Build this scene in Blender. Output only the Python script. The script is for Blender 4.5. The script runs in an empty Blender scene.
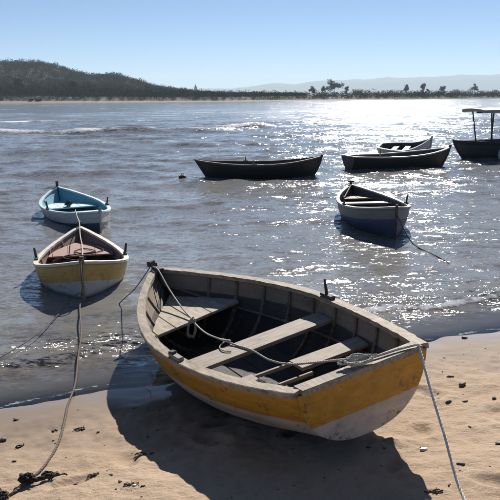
import bpy, math, random
import numpy as np
from mathutils import Vector, Matrix, Euler

# ------------------------------------------------------------------ camera, sky, sun, exposure
scene = bpy.context.scene
scene.render.engine = 'CYCLES'
scene.render.resolution_x = scene.render.resolution_y = 1024
EYE = 2.5
SUN_AZ, SUN_EL = math.radians(11.0), math.radians(34.0)

cam_data = bpy.data.cameras.new('camera')
cam = bpy.data.objects.new('camera', cam_data)
scene.collection.objects.link(cam)
cam_data.sensor_fit = 'HORIZONTAL'
cam_data.sensor_width = 36.0
cam_data.lens = 36.0 * 720.0 / 500.0
cam_data.clip_start, cam_data.clip_end = 0.05, 40000.0
pitch = math.atan(153.8 / 720.0)
cam.matrix_world = (Matrix.Translation((0, 0, EYE))
                    @ Matrix.Rotation(math.pi / 2 - pitch, 4, 'X')
                    @ Matrix.Rotation(math.radians(-0.5), 4, 'Z'))
scene.camera = cam

world = bpy.data.worlds.new('World'); scene.world = world
world.use_nodes = True
wn = world.node_tree.nodes; wl = world.node_tree.links
sky = wn.new('ShaderNodeTexSky'); sky.sky_type = 'NISHITA'; sky.sun_disc = False
sky.sun_elevation = SUN_EL; sky.sun_rotation = SUN_AZ
sky.altitude = 0.0; sky.air_density = 0.6; sky.dust_density = 0.0; sky.ozone_density = 5.0
bg = wn['Background']; wl.new(sky.outputs[0], bg.inputs[0]); bg.inputs[1].default_value = 0.056

sun_data = bpy.data.lights.new('sun', 'SUN')
sun = bpy.data.objects.new('sun', sun_data); scene.collection.objects.link(sun)
sun_data.energy = 5.0; sun_data.angle = math.radians(0.53); sun_data.color = (1.0, 0.95, 0.87)
sun.rotation_euler = (-(math.pi / 2 - SUN_EL), 0, -SUN_AZ)
sun.location = (4, 20, 15)

vs = scene.view_settings
vs.view_transform = 'Standard'; vs.look = 'None'; vs.gamma = 1.0; vs.use_curve_mapping = False
vs.exposure = 0.66
cy = scene.cycles
cy.use_denoising = True
cy.max_bounces = 8; cy.glossy_bounces = 4; cy.transparent_max_bounces = 12; cy.volume_bounces = 0
cy.sample_clamp_indirect = 6.0
cy.caustics_reflective = False; cy.caustics_refractive = False

rng = np.random.default_rng(7)
random.seed(7)

# ------------------------------------------------------------------ helpers
C = scene.collection

def link(o, parent=None):
    C.objects.link(o)
    if parent is not None:
        o.parent = parent
    return o

def mesh_obj(name, verts, faces, mat=None, parent=None, smooth=False, attrs=None):
    me = bpy.data.meshes.new(name)
    me.from_pydata([tuple(map(float, v)) for v in verts], [], [tuple(int(i) for i in f) for f in faces])
    if attrs:
        for k, a in attrs.items():
            at = me.attributes.new(k, 'FLOAT', 'POINT')
            at.data.foreach_set('value', np.asarray(a, dtype=np.float32))
    if smooth:
        me.polygons.foreach_set('use_smooth', [True] * len(me.polygons))
    me.update()
    if mat:
        me.materials.append(mat)
    return link(bpy.data.objects.new(name, me), parent)

def grid_obj(name, P, mat, attrs=None, smooth=True):
    """P: (ny, nx, 3) array -> one quad sheet."""
    ny, nx = P.shape[:2]
    me = bpy.data.meshes.new(name)
    v = P.reshape(-1, 3).astype(np.float32)
    idx = np.arange(ny * nx, dtype=np.int32).reshape(ny, nx)
    q = np.stack([idx[:-1, :-1], idx[:-1, 1:], idx[1:, 1:], idx[1:, :-1]], -1).reshape(-1, 4)
    me.vertices.add(len(v)); me.vertices.foreach_set('co', v.ravel())
    me.loops.add(q.size); me.loops.foreach_set('vertex_index', q.ravel())
    me.polygons.add(len(q)); me.polygons.foreach_set('loop_start', np.arange(0, q.size, 4, dtype=np.int32))
    me.polygons.foreach_set('use_smooth', np.full(len(q), smooth))
    me.update(calc_edges=True)
    if attrs:
        for k, a in attrs.items():
            at = me.attributes.new(k, 'FLOAT', 'POINT'); at.data.foreach_set('value', a.astype(np.float32).ravel())
    me.materials.append(mat)
    return link(bpy.data.objects.new(name, me))

def thing(name, label, cat, M=None, group=None):
    o = bpy.data.objects.new(name, None); link(o)
    o.empty_display_size = 0.2
    if M is not None:
        o.matrix_world = M
    return tag(o, label, cat, group)

def tag(o, label=None, cat=None, group=None, kind=None):
    if label: o['label'] = label
    if cat: o['category'] = cat
    if group: o['group'] = group
    if kind: o['kind'] = kind
    return o

def vnoise(x, y, seed=0):
    """smooth value noise in [-1,1]"""
    xi, yi = np.floor(x).astype(np.int64), np.floor(y).astype(np.int64)
    fx, fy = x - xi, y - yi
    fx = fx * fx * fx * (fx * (fx * 6 - 15) + 10); fy = fy * fy * fy * (fy * (fy * 6 - 15) + 10)
    def h(a, b):
        n = (a * 374761393 + b * 668265263 + seed * 974634787) & 0xffffffff
        n = ((n ^ (n >> 13)) * 1274126177) & 0xffffffff
        return ((n ^ (n >> 16)) & 0xffff) / 32767.5 - 1.0
    a = h(xi, yi) * (1 - fx) + h(xi + 1, yi) * fx
    b = h(xi, yi + 1) * (1 - fx) + h(xi + 1, yi + 1) * fx
    return a * (1 - fy) + b * fy

def fbm(x, y, seed=0, oct=4, gain=0.5):
    s, a = 0.0, 1.0
    for k in range(oct):
        s = s + a * vnoise(x * 2 ** k + 17.3 * k, y * 2 ** k - 9.1 * k, seed + k); a *= gain
    return s

def sstep(a, b, x):
    t = np.clip((x - a) / (b - a), 0, 1); return t * t * (3 - 2 * t)

# ------------------------------------------------------------------ materials
class NT:
    def __init__(self, name):
        self.m = bpy.data.materials.new(name); self.m.use_nodes = True
        self.t = self.m.node_tree; self.b = self.t.nodes['Principled BSDF']; self.out = self.t.nodes['Material Output']
    def n(self, typ, **kw):
        nd = self.t.nodes.new(typ)
        for k, v in kw.items(): setattr(nd, k, v)
        return nd
    def l(self, a, b): self.t.links.new(a, b)
    def coord(self, kind='Object', scale=(1, 1, 1)):
        tc = self.n('ShaderNodeTexCoord'); mp = self.n('ShaderNodeMapping'); mp.inputs['Scale'].default_value = scale
        self.l(tc.outputs[kind], mp.inputs[0]); return mp.outputs[0]
    def noise(self, vec, scale, detail=4, rough=0.55):
        nd = self.n('ShaderNodeTexNoise'); nd.inputs['Scale'].default_value = scale
        nd.inputs['Detail'].default_value = detail; nd.inputs['Roughness'].default_value = rough
        if vec is not None: self.l(vec, nd.inputs['Vector'])
        return nd.outputs['Fac']
    def ramp(self, fac, stops, interp='LINEAR'):
        nd = self.n('ShaderNodeValToRGB'); cr = nd.color_ramp; cr.interpolation = interp
        while len(cr.elements) < len(stops): cr.elements.new(0.5)
        for e, (p, c) in zip(cr.elements, stops):
            e.position = p; e.color = (c, c, c, 1) if isinstance(c, (int, float)) else (*c, 1)
        self.l(fac, nd.inputs[0]); return nd.outputs[0]
    def attr(self, name):
        nd = self.n('ShaderNodeAttribute'); nd.attribute_name = name; return nd.outputs['Fac']
    def math(self, op, a, b=None, c=None, clamp=False):
        nd = self.n('ShaderNodeMath', operation=op); nd.use_clamp = clamp
        for i, v in enumerate((a, b, c)):
            if v is None: continue
            if isinstance(v, (int, float)): nd.inputs[i].default_value = v
            else: self.l(v, nd.inputs[i])
        return nd.outputs[0]
    def mix(self, fac, a, b, typ='MIX'):
        nd = self.n('ShaderNodeMix', data_type='RGBA', blend_type=typ)
        for s, v in ((0, fac), (6, a), (7, b)):
            if isinstance(v, (int, float)): nd.inputs[s].default_value = v if s == 0 else (v, v, v, 1)
            elif isinstance(v, tuple): nd.inputs[s].default_value = (*v, 1)
            else: self.l(v, nd.inputs[s])
        return nd.outputs[2]
    def bump(self, h, strength=0.3, dist=0.01, normal=None):
        nd = self.n('ShaderNodeBump'); nd.inputs['Strength'].default_value = strength; nd.inputs['Distance'].default_value = dist
        self.l(h, nd.inputs['Height'])
        if normal is not None: self.l(normal, nd.inputs['Normal'])
        return nd.outputs[0]
    def set(self, **kw):
        for k, v in kw.items():
            k = k.replace('_', ' ')
            s = self.b.inputs[k]
            if isinstance(v, (int, float)): s.default_value = v
            elif isinstance(v, tuple): s.default_value = (*v, 1) if len(v) == 3 else v
            else: self.l(v, s)
        return self

def mat_wood(name, light, dark, stretch=(2.0, 14.0, 14.0), worn=0.5, rough=0.75):
    M = NT(name); v = M.coord('Object', stretch); v2 = M.coord('Object')
    a = M.noise(v, 3.0, 6, 0.65); b = M.noise(v2, 9.0, 5, 0.7)
    col = M.mix(M.ramp(a, [(0.35, 0.0), (0.65, 1.0)]), dark, light)
    col = M.mix(M.ramp(b, [(0.56, 0.0), (0.66, worn)]), col, tuple(x * 0.35 for x in dark))
    h = M.math('ADD', a, M.math('MULTIPLY', b, 0.6))
    M.set(Base_Color=col, Roughness=rough, Normal=M.bump(h, 0.5, 0.006)); return M.m

def mat_paint(name, col, chip, rough=0.55, chips=0.45, grime=0.35):
    M = NT(name); v = M.coord('Object'); s = M.coord('Object', (1.5, 6, 9))
    a = M.noise(v, 7.0, 7, 0.7); b = M.noise(s, 2.0, 5, 0.6); c = M.noise(v, 38.0, 4, 0.6)
    base = M.mix(M.ramp(b, [(0.3, 0.0), (0.75, grime)]), col, tuple(x * 0.45 for x in col))
    base = M.mix(M.ramp(M.math('ADD', M.math('MULTIPLY', a, 0.7), M.math('MULTIPLY', c, 0.3)), [(0.56, 0.0), (0.62, chips)]), base, chip)
    M.set(Base_Color=base, Roughness=rough, Normal=M.bump(M.math('ADD', a, c), 0.25, 0.004)); return M.m

def mat_hull(name, bands, chip, rough=0.5, chips=0.6, seam=0.085, weather=0.45, waterline=None):
    """bands: list of (drop below sheer in metres, colour); first colour starts at 0."""
    M = NT(name); v = M.coord('Object'); s = M.coord('Object', (1.2, 5, 8))
    drop = M.attr('drop')
    wob = M.math('MULTIPLY', M.math('SUBTRACT', M.noise(v, 3.0, 4, 0.6), 0.5), 0.03)
    d = M.math('ADD', drop, wob)
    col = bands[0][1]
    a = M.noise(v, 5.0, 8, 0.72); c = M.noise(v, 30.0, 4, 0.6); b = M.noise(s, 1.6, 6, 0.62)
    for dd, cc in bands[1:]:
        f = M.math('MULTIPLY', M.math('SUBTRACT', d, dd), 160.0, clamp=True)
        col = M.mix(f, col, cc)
    # weathering streaks, grime, chips
    gr = M.mix(1.0, col, (0.42, 0.38, 0.34), 'MULTIPLY')
    col = M.mix(M.ramp(b, [(0.38, 0.0), (0.72, weather)]), col, gr)
    chipf = M.ramp(M.math('ADD', M.math('MULTIPLY', a, 0.65), M.math('MULTIPLY', c, 0.35)), [(0.555, 0.0), (0.60, chips)])
    col = M.mix(chipf, col, chip)
    if waterline is not None:      # slime and weed left by the water along a floating hull
        sp = M.n('ShaderNodeSeparateXYZ'); tc = M.n('ShaderNodeTexCoord'); M.l(tc.outputs['Object'], sp.inputs[0])
        wz = M.math('ADD', sp.outputs[2], M.math('MULTIPLY', M.math('SUBTRACT', b, 0.5), 0.10))
        col = M.mix(M.ramp(M.math('ADD', wz, 0.5), [(0.5 + waterline, 0.85), (0.55 + waterline, 0.0)]), col, (0.035, 0.038, 0.022))
        rust = M.noise(M.coord('Object', (9, 9, 0.8)), 2.0, 3, 0.6)
        col = M.mix(M.ramp(rust, [(0.62, 0.0), (0.72, 0.45)]), col, (0.13, 0.075, 0.04))
    # rubbed top edge and plank seams
    edge = M.ramp(M.math('ADD', M.math('MULTIPLY', drop, 18.0), M.math('MULTIPLY', c, 1.4)), [(0.55, 0.75), (1.0, 0.0)])
    col = M.mix(edge, col, tuple(x * 0.6 for x in chip))
    pl = M.math('FRACT', M.math('DIVIDE', M.math('ADD', drop, 5.0), seam))
    sm = M.ramp(pl, [(0.0, 0.0), (0.05, 1.0), (0.95, 1.0), (1.0, 0.0)])
    h = M.math('ADD', M.math('MULTIPLY', sm, 0.8), M.math('ADD', M.math('MULTIPLY', a, 0.8), M.math('MULTIPLY', chipf, -0.5)))
    M.set(Base_Color=col, Roughness=rough, Normal=M.bump(h, 0.45, 0.006)); return M.m

def mat_rope(name, col, dark):
    M = NT(name); v = M.coord('Object'); a = M.noise(v, 60.0, 4, 0.7)
    M.set(Base_Color=M.mix(a, dark, col), Roughness=0.9, Normal=M.bump(a, 0.6, 0.004)); return M.m

def mat_plain(name, col, rough=0.7, var=0.35, scale=12.0, bump=0.3, bdist=0.01):
    M = NT(name); v = M.coord('Object'); a = M.noise(v, scale, 6, 0.65)
    M.set(Base_Color=M.mix(M.ramp(a, [(0.3, 0.0), (0.7, 1.0)]), tuple(x * (1 - var) for x in col), tuple(min(1, x * (1 + var * 0.6)) for x in col)),
          Roughness=rough, Normal=M.bump(a, bump, bdist)); return M.m

# ------------------------------------------------------------------ beach
SH0 = np.array([-2.0755, 5.545]); SD = np.array([0.93005, 0.36744]); SN = np.array([0.36744, -0.93005])
def landward(x, y):
    return (x - SH0[0]) * SN[0] + (y - SH0[1]) * SN[1]
def along(x, y):
    return (x - SH0[0]) * SD[0] + (y - SH0[1]) * SD[1]

BOAT_T = np.array([0.7826, 4.254, 0.2924])
def rot3(yaw, pit, heel):
    cyw, sy = math.cos(yaw), math.sin(yaw); cp, sp = math.cos(pit), math.sin(pit); ch, sh = math.cos(heel), math.sin(heel)
    Rz = np.array([[cyw, -sy, 0], [sy, cyw, 0], [0, 0, 1]]); Ry = np.array([[cp, 0, -sp], [0, 1, 0], [sp, 0, cp]])
    Rx = np.array([[1, 0, 0], [0, ch, -sh], [0, sh, ch]]); return Rz @ Ry @ Rx
BOAT_R = rot3(2.0375, -0.0384, -0.1459)

def terrain(x, y, detail=True):
    x = np.asarray(x, float); y = np.asarray(y, float)
    d = landward(x, y)
    z = np.where(d > 0, 0.10 * d, np.where(d > -6, 0.10 * d, -0.6 + 0.03 * (d + 6)))
    z = np.maximum(z, -3.0)
    z = np.where(d > 9, 0.9 + 0.03 * (d - 9), z)
    if detail:
        dry = sstep(0.15, 0.9, d)
        z = z + dry * (0.014 * fbm(x * 1.3, y * 1.3, 3, 3) + 0.010 * fbm(x * 5.5, y * 4.5, 11, 3) + 0.005 * fbm(x * 18, y * 16, 21, 2))
        z = z + 0.006 * fbm(x * 0.8, y * 0.8, 31, 2) + 0.010 * np.exp(-(d / 1.0) ** 2) * fbm(x * 1.5, y * 1.5, 33, 3)
        # old footprints: shallow oval dents with a pushed-up rim
        for fx, fy, fa, fs in FEET:
            c, s = math.cos(fa), math.sin(fa)
            u = ((x - fx) * c + (y - fy) * s) / (0.15 * fs); w = (-(x - fx) * s + (y - fy) * c) / (0.075 * fs)
            r = np.sqrt(u * u + w * w)
            z = z - 0.027 * np.exp(-(r * 1.15) ** 4) + 0.009 * np.exp(-((r - 1.35) / 0.33) ** 2)
        # sand pushed up along the keel where the hull was dragged
        lx = (x - BOAT_T[0]) * BOAT_R[0, 0] + (y - BOAT_T[1]) * BOAT_R[1, 0]
        ly = (x - BOAT_T[0]) * BOAT_R[0, 1] + (y - BOAT_T[1]) * BOAT_R[1, 1]
        z = z + 0.03 * np.exp(-((ly - 0.05) / 0.22) ** 2) * sstep(-0.1, 0.3, lx) * (1 - sstep(2.0, 2.7, lx))
        z = z + 0.035 * np.exp(-(((x - 0.93) / 0.16) ** 2 + ((y - 4.42) / 0.10) ** 2)) * (1 + 0.5 * vnoise(x * 22, y * 22, 5))
    return z

FEET = []
for k in range(46):
    fx, fy = rng.uniform(-2.2, 3.2), rng.uniform(2.6, 6.6)
    if landward(fx, fy) > 0.7 and not (-0.8 < fx < 1.0 and fy > 3.2 and fy < 5.4 and False):
        FEET.append((fx, fy, rng.uniform(0, 3.14), rng.uniform(0.7, 1.15)))

def smooth_axis(lo, a, b, hi, fine, grow=1.12):
    c = list(np.arange(a, b + 1e-6, fine)); st = fine; v = b
    while v < hi: st *= grow; v += st; c.append(v)
    st = fine; v = a; pre = []
    while v > lo: st *= grow; v -= st; pre.append(v)
    return np.array(pre[::-1] + c)

M_ = NT('wet_and_dry_sand')
v = M_.coord('Object'); geo = M_.n('ShaderNodeNewGeometry'); sep = M_.n('ShaderNodeSeparateXYZ'); M_.l(geo.outputs['Position'], sep.inputs[0])
n1 = M_.noise(v, 1.6, 5, 0.6); n2 = M_.noise(v, 28.0, 6, 0.7); n3 = M_.noise(v, 260.0, 3, 0.6); n4 = M_.noise(M_.coord('Object', (1, 2.2, 1)), 6.0, 5, 0.6)
n5 = M_.noise(M_.coord('Object', (1, 1.8, 1)), 17.0, 3, 0.5)
dry = M_.mix(M_.ramp(n1, [(0.3, 0.0), (0.7, 1.0)]), (0.405, 0.285, 0.185), (0.495, 0.37, 0.26))
dry = M_.mix(M_.ramp(n2, [(0.35, 0.0), (0.75, 0.45)]), dry, (0.36, 0.23, 0.135))
dry = M_.mix(M_.ramp(n3, [(0.30, 0.55), (0.55, 0.0)]), dry, (0.25, 0.16, 0.10))
dry = M_.mix(M_.ramp(n5, [(0.66, 0.0), (0.73, 0.55)]), dry, (0.20, 0.125, 0.075))
wet = M_.mix(n4, (0.13, 0.088, 0.055), (0.185, 0.125, 0.08))
hz = M_.math('ADD', M_.math('MULTIPLY', sep.outputs[2], 0.72), M_.math('MULTIPLY', M_.math('SUBTRACT', n1, 0.5), 0.06))
wetf = M_.ramp(M_.math('MULTIPLY', hz, 9.0), [(0.35, 1.0), (1.0, 0.0)])
film = M_.ramp(M_.math('MULTIPLY', hz, 10.0), [(0.08, 0.7), (0.36, 0.0)])
M_.set(Base_Color=M_.mix(wetf, dry, wet), Roughness=M_.mix(wetf, 0.9, 0.80), Coat_Weight=film, Coat_Roughness=0.04, Coat_IOR=1.33)
hh = M_.math('ADD', M_.math('MULTIPLY', n2, 1.0), M_.math('ADD', M_.math('MULTIPLY', n3, 0.3), M_.math('MULTIPLY', n5, 0.8)))
bmp = M_.n('ShaderNodeBump'); bmp.inputs['Distance'].default_value = 0.018; M_.l(hh, bmp.inputs['Height'])
M_.l(M_.math('SUBTRACT', 0.75, M_.math('MULTIPLY', wetf, 0.72)), bmp.inputs['Strength']); M_.l(bmp.outputs[0], M_.b.inputs['Normal'])
SAND = M_.m

gx = smooth_axis(-60, -2.6, 3.2, 60, 0.022); gy = smooth_axis(-40, 2.9, 7.6, 90, 0.022)
X, Y = np.meshgrid(gx, gy)
beach = grid_obj('sand_beach', np.stack([X, Y, terrain(X, Y)], -1), SAND); tag(beach, kind='structure')

# ------------------------------------------------------------------ sea
rows = [3.2]
while rows[-1] < 70: rows.append(rows[-1] + 0.0062 * rows[-1])
while rows[-1] < 420: rows.append(rows[-1] * 1.0125)
while rows[-1] < 9000: rows.append(rows[-1] * 1.08)
rows = np.array(rows)
sc = np.linspace(-1, 1, 521); cols = 0.62 * sc + 1.0 * np.sign(sc) * np.abs(sc) ** 5
Yr = np.repeat(rows[:, None], len(cols), 1); Xr = cols[None, :] * (rows[:, None] + 3.0)
DY = np.gradient(rows)[:, None]
D = landward(Xr, Yr)
depth = np.maximum(-terrain(Xr, Yr, False), -0.3)
Z = np.zeros_like(Xr)
off = -D                                                     # metres seaward of the water's edge
atten = 0.18 * sstep(0.3, 1.3, off) + 0.82 * sstep(2.0, 16, off)
for k in range(64):
    lam = 0.22 * (34.0) ** (k / 63.0)
    th = rng.normal(math.radians(-99), math.radians(34 if lam < 2 else 13))
    kx, ky = math.cos(th) * 2 * math.pi / lam, math.sin(th) * 2 * math.pi / lam
    amp = 0.0046 * lam ** 0.72
    fade = sstep(2.5, 5.0, lam / np.maximum(DY, 0.01))
    ph = kx * Xr + ky * Yr + rng.uniform(0, 6.28) + 0.8 * vnoise(Xr * 0.35 / lam, Yr * 0.35 / lam, 50 + k)
    mod = 0.55 + 0.75 * (0.5 + 0.5 * vnoise(Xr * 0.22 / lam ** 0.5, Yr * 0.22 / lam ** 0.5, 90 + k))
    s = np.sin(ph); Z += amp * fade * atten * mod * (s + 0.25 * (1 - np.cos(2 * ph)) * (s > 0))
# long swells rolling in, crests parallel to the beach front
foam = np.zeros_like(Xr)
fad = sstep(2.2, 4.0, 3.0 / np.maximum(DY, 0.01))
def swell(y0, h, w, x0, x1, edge, foamy, skew=0.0, seed=0):
    global Z, foam
    yc = y0 + skew * Xr + 1.6 * vnoise(Xr * 0.06, Xr * 0 + seed, seed) + 0.5 * vnoise(Xr * 0.3, Xr * 0 + seed, seed + 1)
    m = sstep(x0 - edge, x0 + edge, Xr) * (1 - sstep(x1 - edge, x1 + edge, Xr)) * (0.75 + 0.35 * vnoise(Xr * 0.16, Xr * 0 + seed, seed + 2))
    q = (Yr - yc) / w
    prof = np.where(q < 0, np.exp(-(q / 0.55) ** 2), np.exp(-(q / 1.6) ** 2))      # steep face towards the beach
    Z += h * m * prof * fad
    foam[:] = np.maximum(foam, foamy * m * (np.exp(-((q + 0.22) / 0.26) ** 2) + 0.30 * np.exp(-((q + 0.8) / 0.8) ** 2)) * (0.85 + 0.40 * vnoise(Xr * 0.8, Yr * 0.5, seed + 5)))
swell(52.5, 0.42, 1.2, -60, -1.5, 2.5, 1.0, 0.03, 201)
swell(57.0, 0.42, 1.3, -3.5, 2.2, 1.2, 0.95, 0.25, 202)
swell(44.0, 0.12, 1.4, -9, 9, 4, 0.0, 0.05, 203)
swell(39.0, 0.14, 1.2, -16, 0, 3, 0.36, -0.02, 204)
swell(33.5, 0.11, 1.2, -3, 9, 2, 0.30, 0.05, 205)
swell(28.5, 0.07, 1.0, -14, 3, 3, 0.0, 0.02, 206)
swell(66, 0.32, 1.6, 2, 30, 3, 0.35, 0.0, 207)
swell(78, 0.35, 1.8, -40, -8, 4, 0.9, 0.05, 208)
swell(92, 0.40, 2.0, -10, 40, 6, 0.55, 0.0, 209)
swell(19.0, 0.07, 0.8, 1, 9, 1.5, 0.12, 0.05, 210)
swell(15.5, 0.05, 0.7, -8, 4, 2, 0.0, 0.08, 211)
swell(120, 0.5, 2.5, -60, 30, 8, 1.1, 0.05, 212)
swell(150, 0.5, 3.0, 0, 90, 8, 0.8, 0.0, 213)
swell(172, 0.5, 3.5, -120, -20, 10, 1.2, 0.04, 214)
swell(205, 0.5, 4.0, -110, 20, 10, 1.0, 0.02, 215)
swell(240, 0.55, 4.5, -150, 90, 14, 1.1, 0.03, 216)
swell(290, 0.6, 5.0, -180, 60, 14, 0.9, 0.0, 217)
swell(103, 0.4, 2.2, -60, -8, 5, 0.9, 0.03, 218)
swell(110, 0.4, 2.2, 20, 70, 6, 0.4, 0.03, 220)
swell(134, 0.45, 2.4, 10, 80, 6, 0.3, -0.03, 221)
swell(182, 0.5, 3.4, 20, 120, 9, 0.4, 0.02, 222)
swell(84, 0.3, 1.6, 6, 34, 3, 0.3, -0.04, 223)
swell(73, 0.3, 1.5, 12, 40, 3, 0.25, 0.04, 224)
swell(48, 0.2, 1.2, 4, 20, 2, 0.2, 0.02, 225)
swell(24.5, 0.10, 0.9, -11, -3, 2, 0.10, 0.04, 219)
# the little shore break and its lace of froth
A = along(Xr, Yr)
edge_line = 1.05 + 0.22 * vnoise(A * 0.9, A * 0, 301) + 0.10 * vnoise(A * 3.1, A * 0, 302)
q = off - edge_line
near = sstep(0.02, 0.2, off) * (Yr < 14)
Z += near * (0.045 * np.where(q < 0, np.exp(-(q / 0.07) ** 2), np.exp(-(q / 0.35) ** 2)) + 0.03 * np.exp(-((q - 1.3 - 0.2 * vnoise(A * 0.7, A * 0, 303)) / 0.22) ** 2))
right = 0.5 + 0.5 * sstep(2.2, 4.2, A)
foam = np.maximum(foam, near * right * (0.80 * np.exp(-((q + 0.05) / 0.06) ** 2) + 0.24 * np.exp(-((q - 0.2) / 0.25) ** 2)))
tongue = 0.08 + 0.09 * vnoise(A * 1.1, A * 0, 305) + 0.04 * vnoise(A * 4, A * 0, 306)
foam = np.maximum(foam, 0.55 * (Yr < 14) * np.exp(-((off - tongue) / 0.035) ** 2))
calm = (1 - sstep(0.30, 0.75, off)) * (Yr < 14)
chop = 0.74 + 0.38 * sstep(6, 70, off) + near * np.where(A < 2.6, 2.6, 1.3) * np.exp(-((q - 0.22) / 0.42) ** 2)
Z += 0.004

M_ = NT('sea_water')
v = M_.coord('Object'); tcw = M_.coord('Object', (0.42, 1.0, 1.0))
w4 = M_.noise(M_.coord('Object', (0.35, 1, 1)), 0.09, 4, 0.6)
calmA = M_.attr('calm'); liv = M_.math('MULTIPLY', M_.attr('chop'), M_.math('SUBTRACT', 1.0, M_.math('MULTIPLY', calmA, 0.92)))
geo = M_.n('ShaderNodeNewGeometry'); slope = None
for scl, amp in ((0.5, 0.32), (2.2, 0.60), (8.5, 0.85), (28.0, 0.85), (70.0, 0.5)):
    nz = M_.n('ShaderNodeTexNoise'); nz.inputs['Scale'].default_value = scl; nz.inputs['Detail'].default_value = 2.0; M_.l(tcw, nz.inputs['Vector'])
    vm = M_.n('ShaderNodeVectorMath', operation='SUBTRACT'); M_.l(nz.outputs['Color'], vm.inputs[0]); vm.inputs[1].default_value = (0.5, 0.5, 0.5)
    vs_ = M_.n('ShaderNodeVectorMath', operation='MULTIPLY'); M_.l(vm.outputs[0], vs_.inputs[0]); vs_.inputs[1].default_value = (amp * 0.95, amp, 0.0)
    if slope is None: slope = vs_.outputs[0]
    else:
        ad = M_.n('ShaderNodeVectorMath', operation='ADD'); M_.l(slope, ad.inputs[0]); M_.l(vs_.outputs[0], ad.inputs[1]); slope = ad.outputs[0]
sc_ = M_.n('ShaderNodeVectorMath', operation='SCALE'); M_.l(slope, sc_.inputs[0]); M_.l(liv, sc_.inputs['Scale'])
ad = M_.n('ShaderNodeVectorMath', operation='ADD'); M_.l(geo.outputs['Normal'], ad.inputs[0]); M_.l(sc_.outputs[0], ad.inputs[1])
bmp = M_.n('ShaderNodeVectorMath', operation='NORMALIZE'); M_.l(ad.outputs[0], bmp.inputs[0])
body = M_.mix(M_.ramp(w4, [(0.35, 0.0), (0.65, 1.0)]), (0.165, 0.164, 0.158), (0.21, 0.20, 0.185))
silt = M_.ramp(M_.attr('depth'), [(0.0, 1.0), (0.07, 0.9), (0.18, 0.35), (0.42, 0.0)])
body = M_.mix(silt, body, (0.17, 0.15, 0.13))
M_.set(Base_Color=body, Roughness=0.095, IOR=1.33, Normal=bmp.outputs[0])
fo = M_.attr('foam'); fz = M_.noise(M_.coord('Object', (0.7, 1, 1)), 7.0, 6, 0.75); fz2 = M_.noise(M_.coord('Object', (0.5, 1, 1)), 0.9, 5, 0.7)
fm = M_.math('ADD', fo, M_.math('MULTIPLY', M_.math('SUBTRACT', M_.math('ADD', M_.math('MULTIPLY', fz, 0.6), M_.math('MULTIPLY', fz2, 0.4)), 0.5), 3.0))
fm = M_.math('MULTIPLY', M_.ramp(fm, [(0.45, 0.0), (0.95, 1.0)]), M_.ramp(fo, [(0.02, 0.0), (0.25, 1.0)]))
foamb = M_.n('ShaderNodeBsdfDiffuse'); foamb.inputs[0].default_value = (0.78, 0.79, 0.80, 1)
clear = M_.n('ShaderNodeBsdfTransparent'); clear.inputs[0].default_value = (0.93, 0.95, 0.93, 1)
gl = M_.n('ShaderNodeBsdfGlossy'); gl.inputs['Roughness'].default_value = 0.05; M_.l(bmp.outputs[0], gl.inputs['Normal'])
fr = M_.n('ShaderNodeFresnel'); fr.inputs[0].default_value = 1.33; M_.l(bmp.outputs[0], fr.inputs['Normal'])
shal = M_.n('ShaderNodeMixShader'); M_.l(fr.outputs[0], shal.inputs[0]); M_.l(clear.outputs[0], shal.inputs[1]); M_.l(gl.outputs[0], shal.inputs[2])
see = M_.ramp(M_.attr('depth'), [(0.0, 1.0), (0.03, 0.55), (0.10, 0.25), (0.25, 0.0)])
mx = M_.n('ShaderNodeMixShader'); M_.l(see, mx.inputs[0]); M_.l(M_.b.outputs[0], mx.inputs[1]); M_.l(shal.outputs[0], mx.inputs[2])
mx2 = M_.n('ShaderNodeMixShader'); M_.l(fm, mx2.inputs[0]); M_.l(mx.outputs[0], mx2.inputs[1]); M_.l(foamb.outputs[0], mx2.inputs[2])
M_.l(mx2.outputs[0], M_.out.inputs[0])
sea = grid_obj('sea', np.stack([Xr, Yr, Z], -1), M_.m, dict(chop=chop, foam=foam, depth=np.clip(depth, 0, 5), calm=calm)); tag(sea, kind='structure')

# ------------------------------------------------------------------ far shore, hill, mountains
coast_x = np.array([-3000, -700, -300, -124, 0, 80, 161, 300, 700, 3000.]); coast_y = np.array([900, 470, 392, 366, 352, 392, 455, 560, 820, 2200.])
def coast(x): return np.interp(x, coast_x, coast_y)
LAND = mat_plain('far_scrub_ground', (0.018, 0.026, 0.014), 0.95, 0.45, 0.06, 0.6, 1.5)
FSAND = mat_plain('far_sand', (0.20, 0.165, 0.125), 0.9, 0.25, 0.2, 0.2, 0.2)
ridge_x = np.array([-900, -600, -420, -278, -256, -233, -211, -189, -167, -144, -122, -100, -78, -56, -22, 11, 44, 90, 200, 900.])
ridge_h = np.array([34, 42, 46, 44, 43, 44.0, 40.5, 33, 29.5, 30, 24, 17.5, 14.5, 11.5, 9, 8, 6.5, 5, 4, 4.])
def hill_h(x, y):
    d = y - coast(x)
    base = np.interp(d, [-6, 0, 10, 40, 200, 2000], [-1.0, 0.05, 1.1, 2.2, 3.0, 4.0])
    xs = x * 800.0 / np.maximum(y, 300)
    H = np.interp(xs, ridge_x, ridge_h)
    p = np.exp(-((y - 800) / 210.0) ** 2) * (y < 800) + (y >= 800) * np.exp(-((y - 800) / 320.0) ** 2)
    return base + np.maximum(H - 9.0, 0) * p * (1 + 0.05 * fbm(x * 0.02, y * 0.02, 401, 3))
hx = smooth_axis(-2800, -460, 520, 2800, 6.0, 1.15); dd = np.concatenate([np.arange(-6, 30, 3.0), np.arange(30, 900, 9.0), np.arange(900, 5200, 150.0)])
HX, DDm = np.meshgrid(hx, dd); HY = coast(HX) + DDm
far = grid_obj('far_shore', np.stack([HX, HY, hill_h(HX, HY)], -1), LAND); tag(far, kind='structure')
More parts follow.
